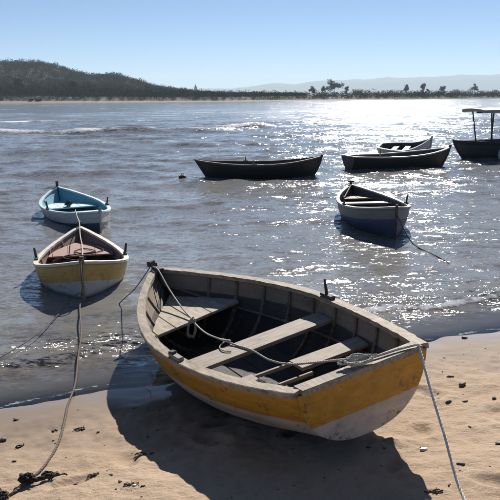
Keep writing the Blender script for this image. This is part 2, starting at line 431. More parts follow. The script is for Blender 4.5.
# the pale sand of the far beach lies on the rim of the land
sd = np.arange(-5, 4.6, 1.5); sx = smooth_axis(-1500, -460, 70, 76, 6.0, 1.2)
SXm, SDm = np.meshgrid(sx, sd); SYm = coast(SXm) + SDm
fs = grid_obj('far_beach', np.stack([SXm, SYm, hill_h(SXm, SYm) + 0.12], -1), FSAND); tag(fs, kind='structure')

mt = mat_plain('far_mountain_forest', (0.05, 0.065, 0.05), 1.0, 0.3, 0.004, 0.2, 10)
mxs = np.linspace(-5200, 5600, 220); mys = np.array([6600, 6900, 7200, 7500, 7800, 8200.])
MX, MY = np.meshgrid(mxs, mys)
pxm = 250 + 720 * MX / 7500
crest = np.interp(pxm, [-300, 150, 230, 270, 300, 330, 360, 385, 400, 420, 440, 455, 470, 490, 510, 560, 640, 800], [40, 55, 85, 115, 135, 150, 160, 178, 172, 190, 176, 200, 186, 200, 195, 205, 170, 120])
prof = np.interp(MY, [6600, 7500, 8200], [0, 1, 0.2])
MZ = prof * (crest + 12 * fbm(MX * 0.004, MY * 0.003, 501, 4))
mo = grid_obj('distant_mountains', np.stack([MX, MY, MZ], -1), mt); tag(mo, kind='structure')

# leaf-clump geometry shared by forest and trees
def ico():
    t = (1 + 5 ** 0.5) / 2
    v = np.array([(-1, t, 0), (1, t, 0), (-1, -t, 0), (1, -t, 0), (0, -1, t), (0, 1, t), (0, -1, -t), (0, 1, -t), (t, 0, -1), (t, 0, 1), (-t, 0, -1), (-t, 0, 1)]) / math.sqrt(1 + t * t)
    f = np.array([(0, 11, 5), (0, 5, 1), (0, 1, 7), (0, 7, 10), (0, 10, 11), (1, 5, 9), (5, 11, 4), (11, 10, 2), (10, 7, 6), (7, 1, 8), (3, 9, 4), (3, 4, 2), (3, 2, 6), (3, 6, 8), (3, 8, 9), (4, 9, 5), (2, 4, 11), (6, 2, 10), (8, 6, 7), (9, 8, 1)])
    return v, f
def subdiv(v, f):
    v = list(map(tuple, v)); cache = {}; nf = []
    def mid(a, b):
        k = (min(a, b), max(a, b))
        if k not in cache:
            m = np.array(v[a]) + np.array(v[b]); m /= np.linalg.norm(m); v.append(tuple(m)); cache[k] = len(v) - 1
        return cache[k]
    for a, b, c in f:
        d, e, g = mid(a, b), mid(b, c), mid(c, a); nf += [(a, d, g), (b, e, d), (c, g, e), (d, e, g)]
    return np.array(v), np.array(nf)
IV, IF = subdiv(*ico())

def soup(name, V, Fc, mat, parent=None, attrs=None, smooth=False):
    me = bpy.data.meshes.new(name); n = Fc.shape[1]
    me.vertices.add(len(V)); me.vertices.foreach_set('co', V.astype(np.float32).ravel())
    me.loops.add(Fc.size); me.loops.foreach_set('vertex_index', Fc.astype(np.int32).ravel())
    me.polygons.add(len(Fc)); me.polygons.foreach_set('loop_start', np.arange(0, Fc.size, n, dtype=np.int32))
    if smooth: me.polygons.foreach_set('use_smooth', np.full(len(Fc), True))
    me.update(calc_edges=True)
    if attrs:
        for k, a in attrs.items():
            at = me.attributes.new(k, 'FLOAT', 'POINT'); at.data.foreach_set('value', np.asarray(a, np.float32))
    me.materials.append(mat)
    return link(bpy.data.objects.new(name, me), parent)

def mat_leaf(name, a, b, scale):
    M = NT(name); v = M.coord('Object'); t = M.attr('tone'); n = M.noise(v, scale, 4, 0.6)
    M.set(Base_Color=M.mix(M.math('ADD', M.math('MULTIPLY', t, 0.7), M.math('MULTIPLY', n, 0.3)), a, b), Roughness=1.0, Specular_IOR_Level=0.05); return M.m
FOREST = mat_leaf('forest_leaves', (0.022, 0.027, 0.012), (0.046, 0.050, 0.022), 0.15)
SCRUB = mat_leaf('scrub_leaves', (0.028, 0.027, 0.015), (0.070, 0.062, 0.036), 0.3)
TREE = mat_leaf('tree_leaves', (0.018, 0.030, 0.016), (0.050, 0.065, 0.030), 0.5)
BARK = mat_plain('bark', (0.09, 0.07, 0.05), 0.9, 0.4, 3.0, 0.6, 0.05)

def blobs(name, cx, cyy, r, hs, mat, seed, per=64):
    """trees of a far wood: each a cloud of small leaf tufts in an uneven crown"""
    g = np.random.default_rng(seed); n = len(cx)
    u = g.normal(size=(n, per, 3)); u /= np.linalg.norm(u, axis=2)[..., None]; u *= g.uniform(0.3, 1.0, (n, per, 1)) ** 0.5
    c = u * np.stack([r, r, r * hs], -1)[:, None, :] + np.stack([cx, cyy, hill_h(cx, cyy) + r * hs * 0.75], -1)[:, None, :]
    V = c[:, :, None, :] + g.normal(size=(n, per, 3, 3)) * (r * 0.10)[:, None, None, None]
    tone = np.repeat(np.clip(g.normal(0.42, 0.20, n), 0, 1), per * 3) + np.repeat(g.normal(0, 0.05, n * per), 3)
    return soup(name, V.reshape(-1, 3), np.arange(n * per * 3).reshape(-1, 3), mat, None, dict(tone=np.clip(tone, 0, 1)))
g = np.random.default_rng(11)
n = 10000; yy = g.uniform(0, 1, n); xs = g.uniform(-380, 60, n); yy = 400 + 430 * yy; xx = xs * yy / 800
keep = (yy - coast(xx) > 45); xx, yy = xx[keep], yy[keep]
r = g.uniform(1.5, 3.2, len(xx)) * np.interp(xx * 800 / yy, [-150, 60], [1.0, 0.45]) * np.where(g.uniform(size=len(xx)) > 0.93, 1.5, 1.0)
hs = g.uniform(0.6, 1.0, len(xx))
tag(blobs('hillside_forest', xx, yy, r, hs, FOREST, 12), 'dark green wooded hillside behind the far beach', 'forest', kind='stuff')
n = 4600; xx = g.uniform(-330, 420, n); dd_ = 4 + 50 * g.uniform(0, 1, n) ** 1.6; yy = coast(xx) + dd_
r = g.uniform(0.8, 1.7, n) * (0.7 + 0.010 * dd_) * np.where(xx > 30, 1.25, 1.0); hs = g.uniform(0.6, 1.05, n)
tag(blobs('shore_scrub', xx, yy, r, hs, SCRUB, 13), 'low brown green scrub lining the far beach', 'scrub', kind='stuff')

def tube(path, rad, sides=8, cap=True):
    """path (n,3), rad scalar or (n,) -> verts, quad faces (+ end fans as quads)"""
    P = np.asarray(path, float); n = len(P); rad = np.broadcast_to(np.asarray(rad, float), (n,))
    T = np.gradient(P, axis=0); T /= np.linalg.norm(T, axis=1)[:, None] + 1e-12
    up = np.array([0, 0, 1.0]) if abs(T[0][2]) < 0.9 else np.array([1.0, 0, 0])
    N = np.cross(T[0], up); N /= np.linalg.norm(N); Ns = [N]
    for i in range(1, n):
        N = Ns[-1] - T[i] * (Ns[-1] @ T[i]); N /= np.linalg.norm(N) + 1e-12; Ns.append(N)
    Ns = np.array(Ns); B = np.cross(T, Ns); a = np.linspace(0, 2 * np.pi, sides, endpoint=False)
    V = P[:, None] + rad[:, None, None] * (np.cos(a)[None, :, None] * Ns[:, None] + np.sin(a)[None, :, None] * B[:, None])
    V = V.reshape(-1, 3); Fc = []
    for i in range(n - 1):
        for j in range(sides):
            k = (j + 1) % sides; Fc.append((i * sides + j, i * sides + k, (i + 1) * sides + k, (i + 1) * sides + j))
    if cap:
        Fc.append(tuple(range(sides))[::-1]); Fc.append(tuple((n - 1) * sides + j for j in range(sides)))
    return V, Fc, (T, Ns, B)

def join(parts):
    V, Fc, o = [], [], 0
    for v_, f_ in parts:
        V.append(np.asarray(v_, float)); Fc += [tuple(i + o for i in q) for q in f_]; o += len(v_)
    return np.concatenate(V), Fc

def far_tree(name, px, dist_, height, width, label, seed, kind='round', group='trees along the far shore'):
    g = np.random.default_rng(seed)
    x = (px - 250) / 720 * dist_; y = dist_; z = float(hill_h(np.array([x]), np.array([y]))[0])
    t = thing(name, label, 'tree', Matrix.Translation((x, y, z)), group)
    th = height * (0.45 if kind == 'round' else 0.8)
    path = np.array([(0, 0, -0.3), (g.normal(0, 0.1), 0, th * 0.5), (g.normal(0, 0.25), 0, th), (g.normal(0, 0.3), 0, height * 0.85)])
    parts = [tube(path, [height * 0.03, height * 0.024, height * 0.017, height * 0.006], 6)[:2]]
    for k in range(6):
        a = g.uniform(0, 6.28); s = path[2] * g.uniform(0.75, 1.05); e = s + np.array([math.cos(a), math.sin(a), 0.7]) * width * 0.33
        parts.append(tube(np.array([s, (s + e) / 2 + [0, 0, 0.1], e]), [height * 0.011, height * 0.008, height * 0.003], 5)[:2])
    tv, tf = join(parts); mesh_obj('trunk', tv, tf, BARK, t)
    m = 1500; u = g.normal(size=(m, 3)); u /= np.linalg.norm(u, axis=1)[:, None]
    # clumped crown: a handful of off-centre lobes filled with small leaf tufts
    lobes = 9; L0 = g.normal(size=(lobes, 3)) * [0.30, 0.30, 0.26]; lr = g.uniform(0.22, 0.42, lobes); li = g.integers(0, lobes, m)
    c = L0[li] + u * lr[li][:, None] * g.uniform(0.35, 1.05, m)[:, None]
    cz = height * (0.66 if kind == 'round' else 0.60)
    c = c * np.array([width * 0.62, width * 0.62, height * (0.50 if kind == 'round' else 0.62)]) + [0, 0, cz]
    if kind != 'round':
        c[:, :2] *= np.clip(1.25 - (c[:, 2] / height), 0.15, 1)[:, None] * 1.2
    sz = width * 0.036 * g.uniform(0.6, 1.5, m)
    tri = g.normal(size=(m, 3, 3)); V = (c[:, None] + tri * sz[:, None, None]).reshape(-1, 3)
    tone = np.repeat(np.clip(0.45 + 0.35 * (lr[li] - 0.3) / 0.1 * 0.4 + g.normal(0, 0.2, m), 0, 1), 3)
    soup('crown', V, np.arange(m * 3).reshape(-1, 3), TREE, t, dict(tone=tone))
    return t
far_tree('bushy_tree', 333.5, 452 + 190, 13.5, 11.0, 'tall bushy tree standing highest above the low far shoreline', 1)
far_tree('bushy_tree', 324, 470 + 150, 8.0, 6.0, 'short round tree just left of the tall bushy far tree', 2)
far_tree('bushy_tree', 404, 640, 9.0, 6.5, 'left one of two slim dark trees on the right far shore', 3, 'tall')
far_tree('bushy_tree', 421, 640, 9.5, 7.5, 'right one of two slim dark trees on the right far shore', 4, 'tall')
far_tree('bushy_tree', 471, 700, 7.5, 7.0, 'small lone dark tree above the roofed boat on far shore', 5)
far_tree('bushy_tree', 312, 600, 7.0, 7.0, 'low spreading tree at the left end of the flat far shore', 6)
far_tree('bushy_tree', 346, 610, 7.0, 6.0, 'low tree just right of the tall bushy far tree', 7)
far_tree('bushy_tree', 440, 660, 6.5, 7.0, 'low wide tree between the slim trees and the small lone tree', 8)
far_tree('bushy_tree', 198, 790, 8.5, 4.0, 'thin solitary tree poking above the descending ridge of the hill', 9, 'tall', 'trees on the wooded hill')
far_tree('bushy_tree', 80, 455, 9.5, 8.5, 'dark rounded tree at the foot of the wooded hill', 10, 'round', 'trees on the wooded hill')
far_tree('bushy_tree', 26, 450, 9.0, 9.0, 'broad dark tree near the left end of the far beach', 14, 'round', 'trees on the wooded hill')
far_tree('bushy_tree', 4, 455, 9.5, 5.0, 'leftmost dark tree at the edge of the far beach', 15, 'tall', 'trees on the wooded hill')

# small white house among the trees
def box(x0, x1, y0, y1, z0, z1):
    v = [(x0, y0, z0), (x1, y0, z0), (x1, y1, z0), (x0, y1, z0), (x0, y0, z1), (x1, y0, z1), (x1, y1, z1), (x0, y1, z1)]
    return np.array(v, float), [(0, 3, 2, 1), (4, 5, 6, 7), (0, 1, 5, 4), (1, 2, 6, 5), (2, 3, 7, 6), (3, 0, 4, 7)]
WHITEWALL = mat_plain('white_wall', (0.75, 0.74, 0.70), 0.8, 0.1, 1.0)
TILE = mat_plain('roof_tile', (0.30, 0.20, 0.15), 0.8, 0.3, 2.0)
GLASSD = mat_plain('dark_window', (0.03, 0.035, 0.04), 0.2, 0.1, 1.0)
hxp = (357 - 250) / 720 * 545.0
hm = Matrix.Translation((hxp, 545.0, float(hill_h(np.array([hxp]), np.array([545.0]))[0]) + 1.2))
hs_ = thing('small_house', 'tiny white house among scrub on the far shore', 'house', hm)
mesh_obj('wall', *box(-3.2, 3.2, 0, 5, -2.5, 2.0), WHITEWALL, hs_)
rv = np.array([(-3.7, -0.5, 1.9), (3.7, -0.5, 1.9), (3.7, 5.5, 1.9), (-3.7, 5.5, 1.9), (-3.7, 2.5, 3.2), (3.7, 2.5, 3.2)])
mesh_obj('roof', rv, [(0, 1, 5, 4), (2, 3, 4, 5), (1, 2, 5), (3, 0, 4), (0, 3, 2, 1)], TILE, hs_)
mesh_obj('door', *box(-0.5, 0.5, -0.06, 0.02, -1.2, 0.9), GLASSD, hs_)
for a in (-2.2, 1.4):
    mesh_obj('window', *box(a, a + 0.9, -0.06, 0.02, -0.2, 0.9), GLASSD, hs_)

# ------------------------------------------------------------------ boats
class Hull:
    def __init__(s, L, B, tm, pf, ps, bt, sm, s_st, s_bow, ts, keel, rake=0.28, srake=0.0, th=0.028, vbow=0.75, vst=0.0, flare=0.22, full=0.9):
        s.__dict__.update(locals())
        s.kt, s.kz = np.array(keel).T
    def b(s, t):
        t = np.asarray(t, float)
        a = s.bt + (1 - s.bt) * (1 - np.clip((s.tm - t) / s.tm, 0, 1) ** s.ps)
        c = 1 - np.clip((t - s.tm) / (1 - s.tm), 0, 1) ** s.pf
        return s.B / 2 * np.where(t < s.tm, a, c)
    def sh(s, t):
        t = np.asarray(t, float)
        return s.sm + np.where(t < s.ts, s.s_st * np.clip((s.ts - t) / s.ts, 0, 1) ** 2, s.s_bow * np.clip((t - s.ts) / (1 - s.ts), 0, 1) ** 2)
    def k(s, t):
        t = np.asarray(t, float)
        # smooth the polyline of keel heights
        return sum(np.interp(np.clip(t + o, 0, 1), s.kt, s.kz) for o in (-0.06, -0.03, 0, 0.03, 0.06)) / 5
    def pt(s, t, u, side, off=0.0):
        """u 0 keel .. 1 sheer; off = inward offset"""
        t, u = np.broadcast_arrays(np.asarray(t, float), np.asarray(u, float))
        b = np.maximum(s.b(t) - off, 0.0); zs = s.sh(t); zk = s.k(t) + off
        V = s.vbow * sstep(0.55, 1.0, t) + s.vst * (1 - sstep(0.0, 0.4, t))
        th = u * np.pi / 2
        y = b * ((1 - V) * ((1 - s.flare) * np.sin(th) ** s.full + s.flare * u) + V * u ** 1.05)
        z = zk + (zs - zk) * ((1 - V) * ((1 - s.flare) * (1 - np.cos(th)) + s.flare * u) + V * u)
        rel = np.clip((zs - z) / np.maximum(zs - zk, 1e-6), 0, 1)
        x = s.L * t - s.rake * rel ** 1.4 * sstep(0.6, 1.0, t) + s.srake * rel * (1 - sstep(0.0, 0.3, t))
        return np.stack([x, side * y, z], -1)
    def half(s, x, z, off=None):
        """inner half breadth at length x and height z"""
        off = s.th if off is None else off
        us = np.linspace(0, 1, 60); t = np.clip(x / s.L, 0.0, 0.999)
        # account for the rake shift with two fixed-point steps
        for _ in range(4):
            p = s.pt(t, us, 1, off); y = np.interp(z, p[:, 2], p[:, 1]); xx = np.interp(z, p[:, 2], p[:, 0])
            t = float(np.clip(t + (x - xx) / s.L, 0, 0.999))
        return float(y)

def shell(h, nt=44, nu=16):
    """closed hull shell: outer and inner skins bridged at the sheer (and at an open stern)"""
    t = np.linspace(0, 1, nt); u = np.linspace(0, 1, nu)
    Tm, Um = np.meshgrid(t, np.r_[-u[::-1], u[1:]], indexing='ij')
    side = np.sign(Um); side[side == 0] = 1; U = np.abs(Um)
    out = h.pt(Tm, U, side, 0.0); inn = h.pt(Tm, U, side, h.th)
    nx = Tm.shape[1]; n = nt * nx
    V = np.concatenate([out.reshape(-1, 3), inn.reshape(-1, 3)])
    drop = np.concatenate([(h.sh(Tm) - out[..., 2]).ravel(), (h.sh(Tm) - inn[..., 2]).ravel()])
    F = []
    I = lambda i, j: i * nx + j
    for i in range(nt - 1):
        for j in range(nx - 1):
            F.append((I(i, j), I(i + 1, j), I(i + 1, j + 1), I(i, j + 1)))
            F.append((n + I(i, j + 1), n + I(i + 1, j + 1), n + I(i + 1, j), n + I(i, j)))
        F.append((I(i + 1, 0), I(i, 0), n + I(i, 0), n + I(i + 1, 0)))
        F.append((I(i, nx - 1), I(i + 1, nx - 1), n + I(i + 1, nx - 1), n + I(i, nx - 1)))
    for j in range(nx - 1):
        F.append((I(0, j), I(0, j + 1), n + I(0, j + 1), n + I(0, j)))
    nout = 0
    return V, F, drop, n

def hull_objs(h, root, m_out, m_in):
    V, F, drop, n = shell(h)
    o = mesh_obj('hull', V, F, m_out, root, True, dict(drop=drop))
    o.data.materials.append(m_in)
    for p in o.data.polygons:
        if all(i >= n for i in p.vertices): p.material_index = 1
    return o

def rail(h, side, t0, t1, wout, win, up, down, name, mat, root, n=60, jit=0.0, seed=0, zoff=0.0):
    g = np.random.default_rng(seed); t = np.linspace(t0, t1, n); p = h.pt(t, np.ones(n), side, 0.0)
    T = np.gradient(p, axis=0); N = np.stack([T[:, 1], -T[:, 0], 0 * T[:, 0]], -1); N /= np.linalg.norm(N, axis=1)[:, None] + 1e-9
    N *= np.where((N[:, 1] * side) < 0, -1, 1)[:, None]
    jw = jit * g.normal(size=n); a = p + N * (wout + jw)[:, None]; b = p - N * (win + np.roll(jw, 3))[:, None]
    a[:, 1] = side * np.maximum(side * a[:, 1], 0.004); b[:, 1] = side * np.maximum(side * b[:, 1], 0.002)
    zu = zoff + up + jit * 0.4 * g.normal(size=n)
    rings = [np.c_[a[:, :2], a[:, 2] - down], np.c_[a[:, :2], a[:, 2] + zu * 0.85], np.c_[a[:, :2] - N[:, :2] * wout * 0.3, a[:, 2] + zu], np.c_[b[:, :2], b[:, 2] + zu], np.c_[b[:, :2], b[:, 2] - down]]
    V = np.stack(rings, 1).reshape(-1, 3); F = []
    for i in range(n - 1):
        for j in range(5):
            k = (j + 1) % 5; q = (i * 5 + j, i * 5 + k, (i + 1) * 5 + k, (i + 1) * 5 + j); F.append(q if side > 0 else q[::-1])
    F.append((4, 3, 2, 1, 0) if side > 0 else (0, 1, 2, 3, 4)); e = (n - 1) * 5
    F.append((e, e + 1, e + 2, e + 3, e + 4) if side > 0 else (e + 4, e + 3, e + 2, e + 1, e))
    return mesh_obj(name, V, F, mat, root)

def plank_poly(poly, z0, z1, name, mat, root, slope=None):
    """extruded polygon (list of xy) between z0 and z1"""
    n = len(poly); zz = [0.0] * n if slope is None else [slope(*p) for p in poly]
    V = [(x, y, z0 + d) for (x, y), d in zip(poly, zz)] + [(x, y, z1 + d) for (x, y), d in zip(poly, zz)]
    F = [tuple(range(n))[::-1], tuple(range(n, 2 * n))] + [(i, (i + 1) % n, n + (i + 1) % n, n + i) for i in range(n)]
    o = mesh_obj(name, V, F, mat, root)
    md = o.modifiers.new('bevel', 'BEVEL'); md.width = 0.004; md.segments = 1; md.limit_method = 'ANGLE'
    return o

def thwart(h, root, x0, x1, z, mat, name='thwart', th=0.03, y0=None, y1=None, inset=0.004, skew=0.0):
    """skew: x shift per metre of y"""
    def xs(x, y): return x + skew * y
    ya = h.half(x0, z - th / 2) - inset; yb = h.half(x1, z - th / 2) - inset
    lo0, hi0 = (-ya if y0 is None else y0), (ya if y1 is None else y1)
    lo1, hi1 = (-yb if y0 is None else y0), (yb if y1 is None else y1)
    return plank_poly([(xs(x0, lo0), lo0), (xs(x1, lo1), lo1), (xs(x1, hi1), hi1), (xs(x0, hi0), hi0)][::-1], z - th, z, name, mat, root)

def ribs(h, root, ts, mat, w=0.032, d=0.018, utop=0.97):
    for t in ts:
        for side in (1, -1):
            u = np.linspace(0.02, utop, 12); V, F = [], []
            for uu in u:
                for dx, of in ((-w / 2, h.th - 0.004), (w / 2, h.th - 0.004), (w / 2, h.th + d), (-w / 2, h.th + d)):
                    V.append(h.pt(t + dx / h.L, uu, side, of))
            for i in range(len(u) - 1):
                for j in range(4):
                    k = (j + 1) % 4; q = (i * 4 + j, i * 4 + k, (i + 1) * 4 + k, (i + 1) * 4 + j); F.append(q)
            F += [(3, 2, 1, 0), tuple((len(u) - 1) * 4 + j for j in range(4))]
            mesh_obj('rib', np.array(V).reshape(-1, 3), F, mat, root)

def stem_bar(h, root, mat, head=0.10, w=0.045, d=0.05, end=1.0, lean=0.03, name='stem_post', u0=0.0):
    """bar following the pointed end's profile, rising above the sheer"""
    u = np.linspace(u0, 1, 14); p = h.pt(np.full(14, end), u, 1, 0.0); p[:, 1] = 0
    s = 1 if end > 0.5 else -1
    top = p[-1] + np.array([s * lean, 0, head]); p = np.vstack([p, p[-1] * 0.5 + top * 0.5, top]); n = len(p)
    V, F = [], []
    for i, q in enumerate(p):
        for dx, dy in ((-d * 0.6, -w / 2), (d * 0.55, -w * 0.32), (d * 0.55, w * 0.32), (-d * 0.6, w / 2)):
            V.append(q + [s * dx, dy, 0])
    for i in range(n - 1):
        for j in range(4):
            k = (j + 1) % 4; F.append((i * 4 + j, i * 4 + k, (i + 1) * 4 + k, (i + 1) * 4 + j))
    F += [(3, 2, 1, 0), tuple((n - 1) * 4 + j for j in range(4))]
    return mesh_obj(name, np.array(V), F, mat, root)

def keel_bar(h, root, mat, t0=0.02, t1=0.95, w=0.04, d=0.035):
    t = np.linspace(t0, t1, 24); p = h.pt(t, 0 * t, 1, 0.0); V, F = [], []
    for q in p:
        for dy, dz in ((-w / 2, 0.01), (w / 2, 0.01), (w / 2 * 0.8, -d), (-w / 2 * 0.8, -d)): V.append(q + [0, dy, dz])
    for i in range(len(t) - 1):
        for j in range(4):
            k = (j + 1) % 4; F.append((i * 4 + j, i * 4 + k, (i + 1) * 4 + k, (i + 1) * 4 + j))
    F += [(3, 2, 1, 0), tuple((len(t) - 1) * 4 + j for j in range(4))]
    mesh_obj('keel', np.array(V), F, mat, root)

def transom_obj(h, root, mat, th=0.035):
    u = np.linspace(0, 1, 18); p = h.pt(np.zeros(18), u, 1, 0.0)
    ring = np.vstack([p, (p * [1, -1, 1])[::-1][:-1]])            # keel -> port sheer -> starboard sheer -> near keel
    ring[:, 1] *= 1.0
    n = len(ring); back = ring + [-0.012, 0, 0]; front = ring * [1, 0.97, 1] + [th, 0, 0]
    V = np.vstack([back, front]); F = []
    # fill by horizontal strips
    m = 18
    for i in range(m - 1):
        a, b = i, i + 1; c, d = (n - i) % n if i else 0, n - i - 1
        if i == 0: F.append((0, 1, n - 1)); F.append((n, 2 * n - 1, n + 1))
        else: F.append((a, b, d, c)); F.append((n + a, n + c, n + d, n + b))
    for i in range(n):
        k = (i + 1) % n
        F.append((i, n + i, n + k, k))
    drop = np.r_[h.sh(0.0) - ring[:, 2], h.sh(0.0) - ring[:, 2]]
    return mesh_obj('transom', V, F, mat, root, False, dict(drop=drop))

def post(root, p0, p1, r0, r1, name, mat, sides=8):
    p0, p1 = np.array(p0, float), np.array(p1, float); n = 5; s = np.linspace(0, 1, n)[:, None]
    V, F, _ = tube(p0 + (p1 - p0) * s, r0 + (r1 - r0) * s[:, 0], sides)
    return mesh_obj(name, V, F, mat, root)

def block(root, c, sx, sy, sz, ang, name, mat):
    V, F = box(-sx / 2, sx / 2, -sy / 2, sy / 2, 0, sz); ca, sa = math.cos(ang), math.sin(ang)
    V = np.c_[V[:, 0] * ca - V[:, 1] * sa, V[:, 0] * sa + V[:, 1] * ca, V[:, 2]] + np.array(c)
    o = mesh_obj(name, V, F, mat, root); md = o.modifiers.new('bevel', 'BEVEL'); md.width = min(sx, sy, sz) * 0.18; md.segments = 1
    return o

def floor_boards(h, root, x0, x1, z, mat, n=5):
    """lengthwise floor planks at height z"""
    ym = max(h.half(x, z - 0.02) for x in np.linspace(x0, x1, 9)); e = np.linspace(-ym, ym, n + 1)
    for a, b in zip(e[:-1], e[1:]):
        pts_lo, pts_hi = [], []
        for x in np.linspace(x0, x1, 21):
            w = h.half(x, z - 0.02) - 0.002; lo, hi = max(a + 0.003, -w), min(b - 0.003, w)
            if hi - lo > 0.006: pts_lo.append((x, lo)); pts_hi.append((x, hi))
        if len(pts_lo) > 1: plank_poly(pts_lo + pts_hi[::-1], z - 0.018, z, 'floor_board', mat, root)

GREYWOOD = mat_wood('weathered_pale_wood', (0.40, 0.325, 0.245), (0.19, 0.15, 0.11))
PALEWOOD = mat_wood('bleached_thwart_wood', (0.36, 0.295, 0.235), (0.21, 0.17, 0.135), (14.0, 2.0, 14.0), 0.35)
DECKWOOD = mat_wood('bleached_deck_wood', (0.43, 0.37, 0.285), (0.26, 0.215, 0.155), (2.0, 12.0, 12.0), 0.4)
DARKWOOD = mat_wood('tarred_dark_wood', (0.055, 0.042, 0.035), (0.022, 0.018, 0.016))
POSTWOOD = mat_wood('dark_stem_wood', (0.10, 0.068, 0.05), (0.035, 0.026, 0.022), (6, 6, 2))
INNER = mat_hull('old_inner_paint_shaded_low', [(0, (0.23, 0.18, 0.13)), (0.16, (0.05, 0.042, 0.038)), (0.28, (0.02, 0.018, 0.017))], (0.09, 0.07, 0.055), 0.8, 0.7)  # old brown paint above; near-black lower bands paint in the shade inside the hull
OCHRE = mat_hull('ochre_white_hull_paint', [(0, (0.50, 0.25, 0.022)), (0.21, (0.52, 0.47, 0.40)), (0.37, (0.10, 0.035, 0.025))], (0.13, 0.075, 0.04), 0.5, 0.8, weather=0.7)
OCHRE_T = mat_hull('ochre_white_transom_paint', [(0, (0.50, 0.25, 0.022)), (0.255, (0.52, 0.47, 0.40)), (0.60, (0.10, 0.035, 0.025))], (0.13, 0.075, 0.04), 0.5, 0.75, seam=0.145, weather=0.65)
ROPE = mat_rope('pale_rope', (0.62, 0.60, 0.52), (0.30, 0.28, 0.24))
ROPE_PALE = mat_rope('whitish_rope', (0.80, 0.79, 0.72), (0.52, 0.50, 0.44))
ROPE_GREY = mat_rope('sandy_grey_rope', (0.19, 0.15, 0.115), (0.07, 0.056, 0.044))
ROPE_DARK = mat_rope('dark_weedy_rope', (0.06, 0.05, 0.042), (0.018, 0.016, 0.014))

def world_m(T, yaw, pit=0.0, heel=0.0):
    R = rot3(yaw, pit, heel); M = Matrix.Identity(4)
    for i in range(3):
        for j in range(3): M[i][j] = R[i, j]
        M[i][3] = T[i]
    return M, R

# ---- the big ochre boat on the sand
BM, BR = world_m(BOAT_T, 2.0375, -0.0384, -0.1459)
def bw(p): return BR @ np.asarray(p, float) + BOAT_T
hb = Hull(3.929, 1.5716, 0.4386, 1.7811, 2.0, 0.6286, 0.4298, 0.103, 0.0731, 0.4,
          [(0, 0.10), (0.15, -0.04), (0.3, -0.15), (0.45, -0.21), (0.6, -0.215), (0.75, -0.17), (0.9, -0.03), (1.0, 0.12)], rake=0.42, srake=0.05, th=0.03, vbow=0.8, vst=0.0, flare=0.10, full=0.70)
big = thing('beached_boat', 'large ochre and white wooden rowing boat beached on the sand in front', 'boat', BM)
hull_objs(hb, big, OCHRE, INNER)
transom_obj(hb, big, OCHRE_T)
keel_bar(hb, big, DARKWOOD, 0.03, 0.9, 0.05, 0.03)
stem_bar(hb, big, POSTWOOD, 0.07, 0.07, 0.06, lean=0.02)
rail(hb, 1, 0.0, 0.995, 0.022, 0.062, 0.026, 0.012, 'gunwale_rail', GREYWOOD, big, 70, 0.0022, 1)
rail(hb, -1, 0.0, 0.995, 0.022, 0.062, 0.026, 0.012, 'gunwale_rail', GREYWOOD, big, 70, 0.003, 2)
for s_ in (1, -1):   # inner stringers under the rail
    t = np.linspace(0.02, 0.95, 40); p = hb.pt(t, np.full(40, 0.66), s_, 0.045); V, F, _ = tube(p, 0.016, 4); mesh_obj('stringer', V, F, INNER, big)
w0 = float(hb.b(0.0)); zt = float(hb.sh(0.0))
plank_poly([(-0.022, -w0 + 0.035), (0.085, -w0 + 0.03), (0.085, w0 - 0.03), (-0.022, w0 - 0.035)], zt - 0.012, zt + 0.029, 'transom_rail', GREYWOOD, big)
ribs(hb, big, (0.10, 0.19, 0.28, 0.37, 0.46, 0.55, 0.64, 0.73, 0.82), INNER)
floor_boards(hb, big, 0.25, 2.7, -0.055, DARKWOOD, 5)
# fore deck: planks running fore and aft, aft edge a little skewed
def deck_edge(y): return 2.64 - 0.27 * y
ZD = 0.265
def reach(y, x0, x1):
    xs = np.linspace(x0, x1, 60); ok = [x for x in xs if hb.half(x, ZD - 0.02) > abs(y) + 0.006]
    return max(ok) if ok else None
bnds = [-0.74, -0.52, -0.30, -0.09, 0.12, 0.33, 0.53, 0.74]
for a, b in zip(bnds[:-1], bnds[1:]):
    pts = []
    lo = []; hi = []
    for y in np.linspace(a + 0.003, b - 0.003, 6):
        xe = reach(y, deck_edge(y), 3.72)
        if xe is not None and xe > deck_edge(y) + 0.02: lo.append((deck_edge(y), y)); hi.append((xe, y))
    if len(lo) > 1: plank_poly(lo[::-1] + hi, ZD - 0.028, ZD + random.uniform(-0.002, 0.002), 'deck_plank', DECKWOOD, big)
thwart(hb, big, 1.42, 1.68, 0.30, PALEWOOD, 'thwart', 0.032, skew=-0.08)
# aft bench with an open well in its middle
thwart(hb, big, 0.80, 1.05, 0.275, PALEWOOD, 'bench_plank', 0.028, y0=0.30)
thwart(hb, big, 0.85, 1.05, 0.275, PALEWOOD, 'bench_plank', 0.028, y1=-0.02)
plank_poly([(1.0, -0.02), (1.03, -0.02), (1.03, 0.30), (1.0, 0.30)], 0.245, 0.272, 'well_rim', PALEWOOD, big)
plank_poly([(0.74, -0.05), (0.765, -0.05), (0.765, 0.24), (0.74, 0.24)], 0.245, 0.272, 'well_rim', PALEWOOD, big)
thwart(hb, big, 0.14, 0.40, 0.17, DARKWOOD, 'stern_seat', 0.028, inset=0.01)
# knee brace under the port rail near the fore deck
post(big, (2.02, 0.56, 0.10), (2.14, 0.66, 0.40), 0.016, 0.014, 'brace', PALEWOOD, 6)
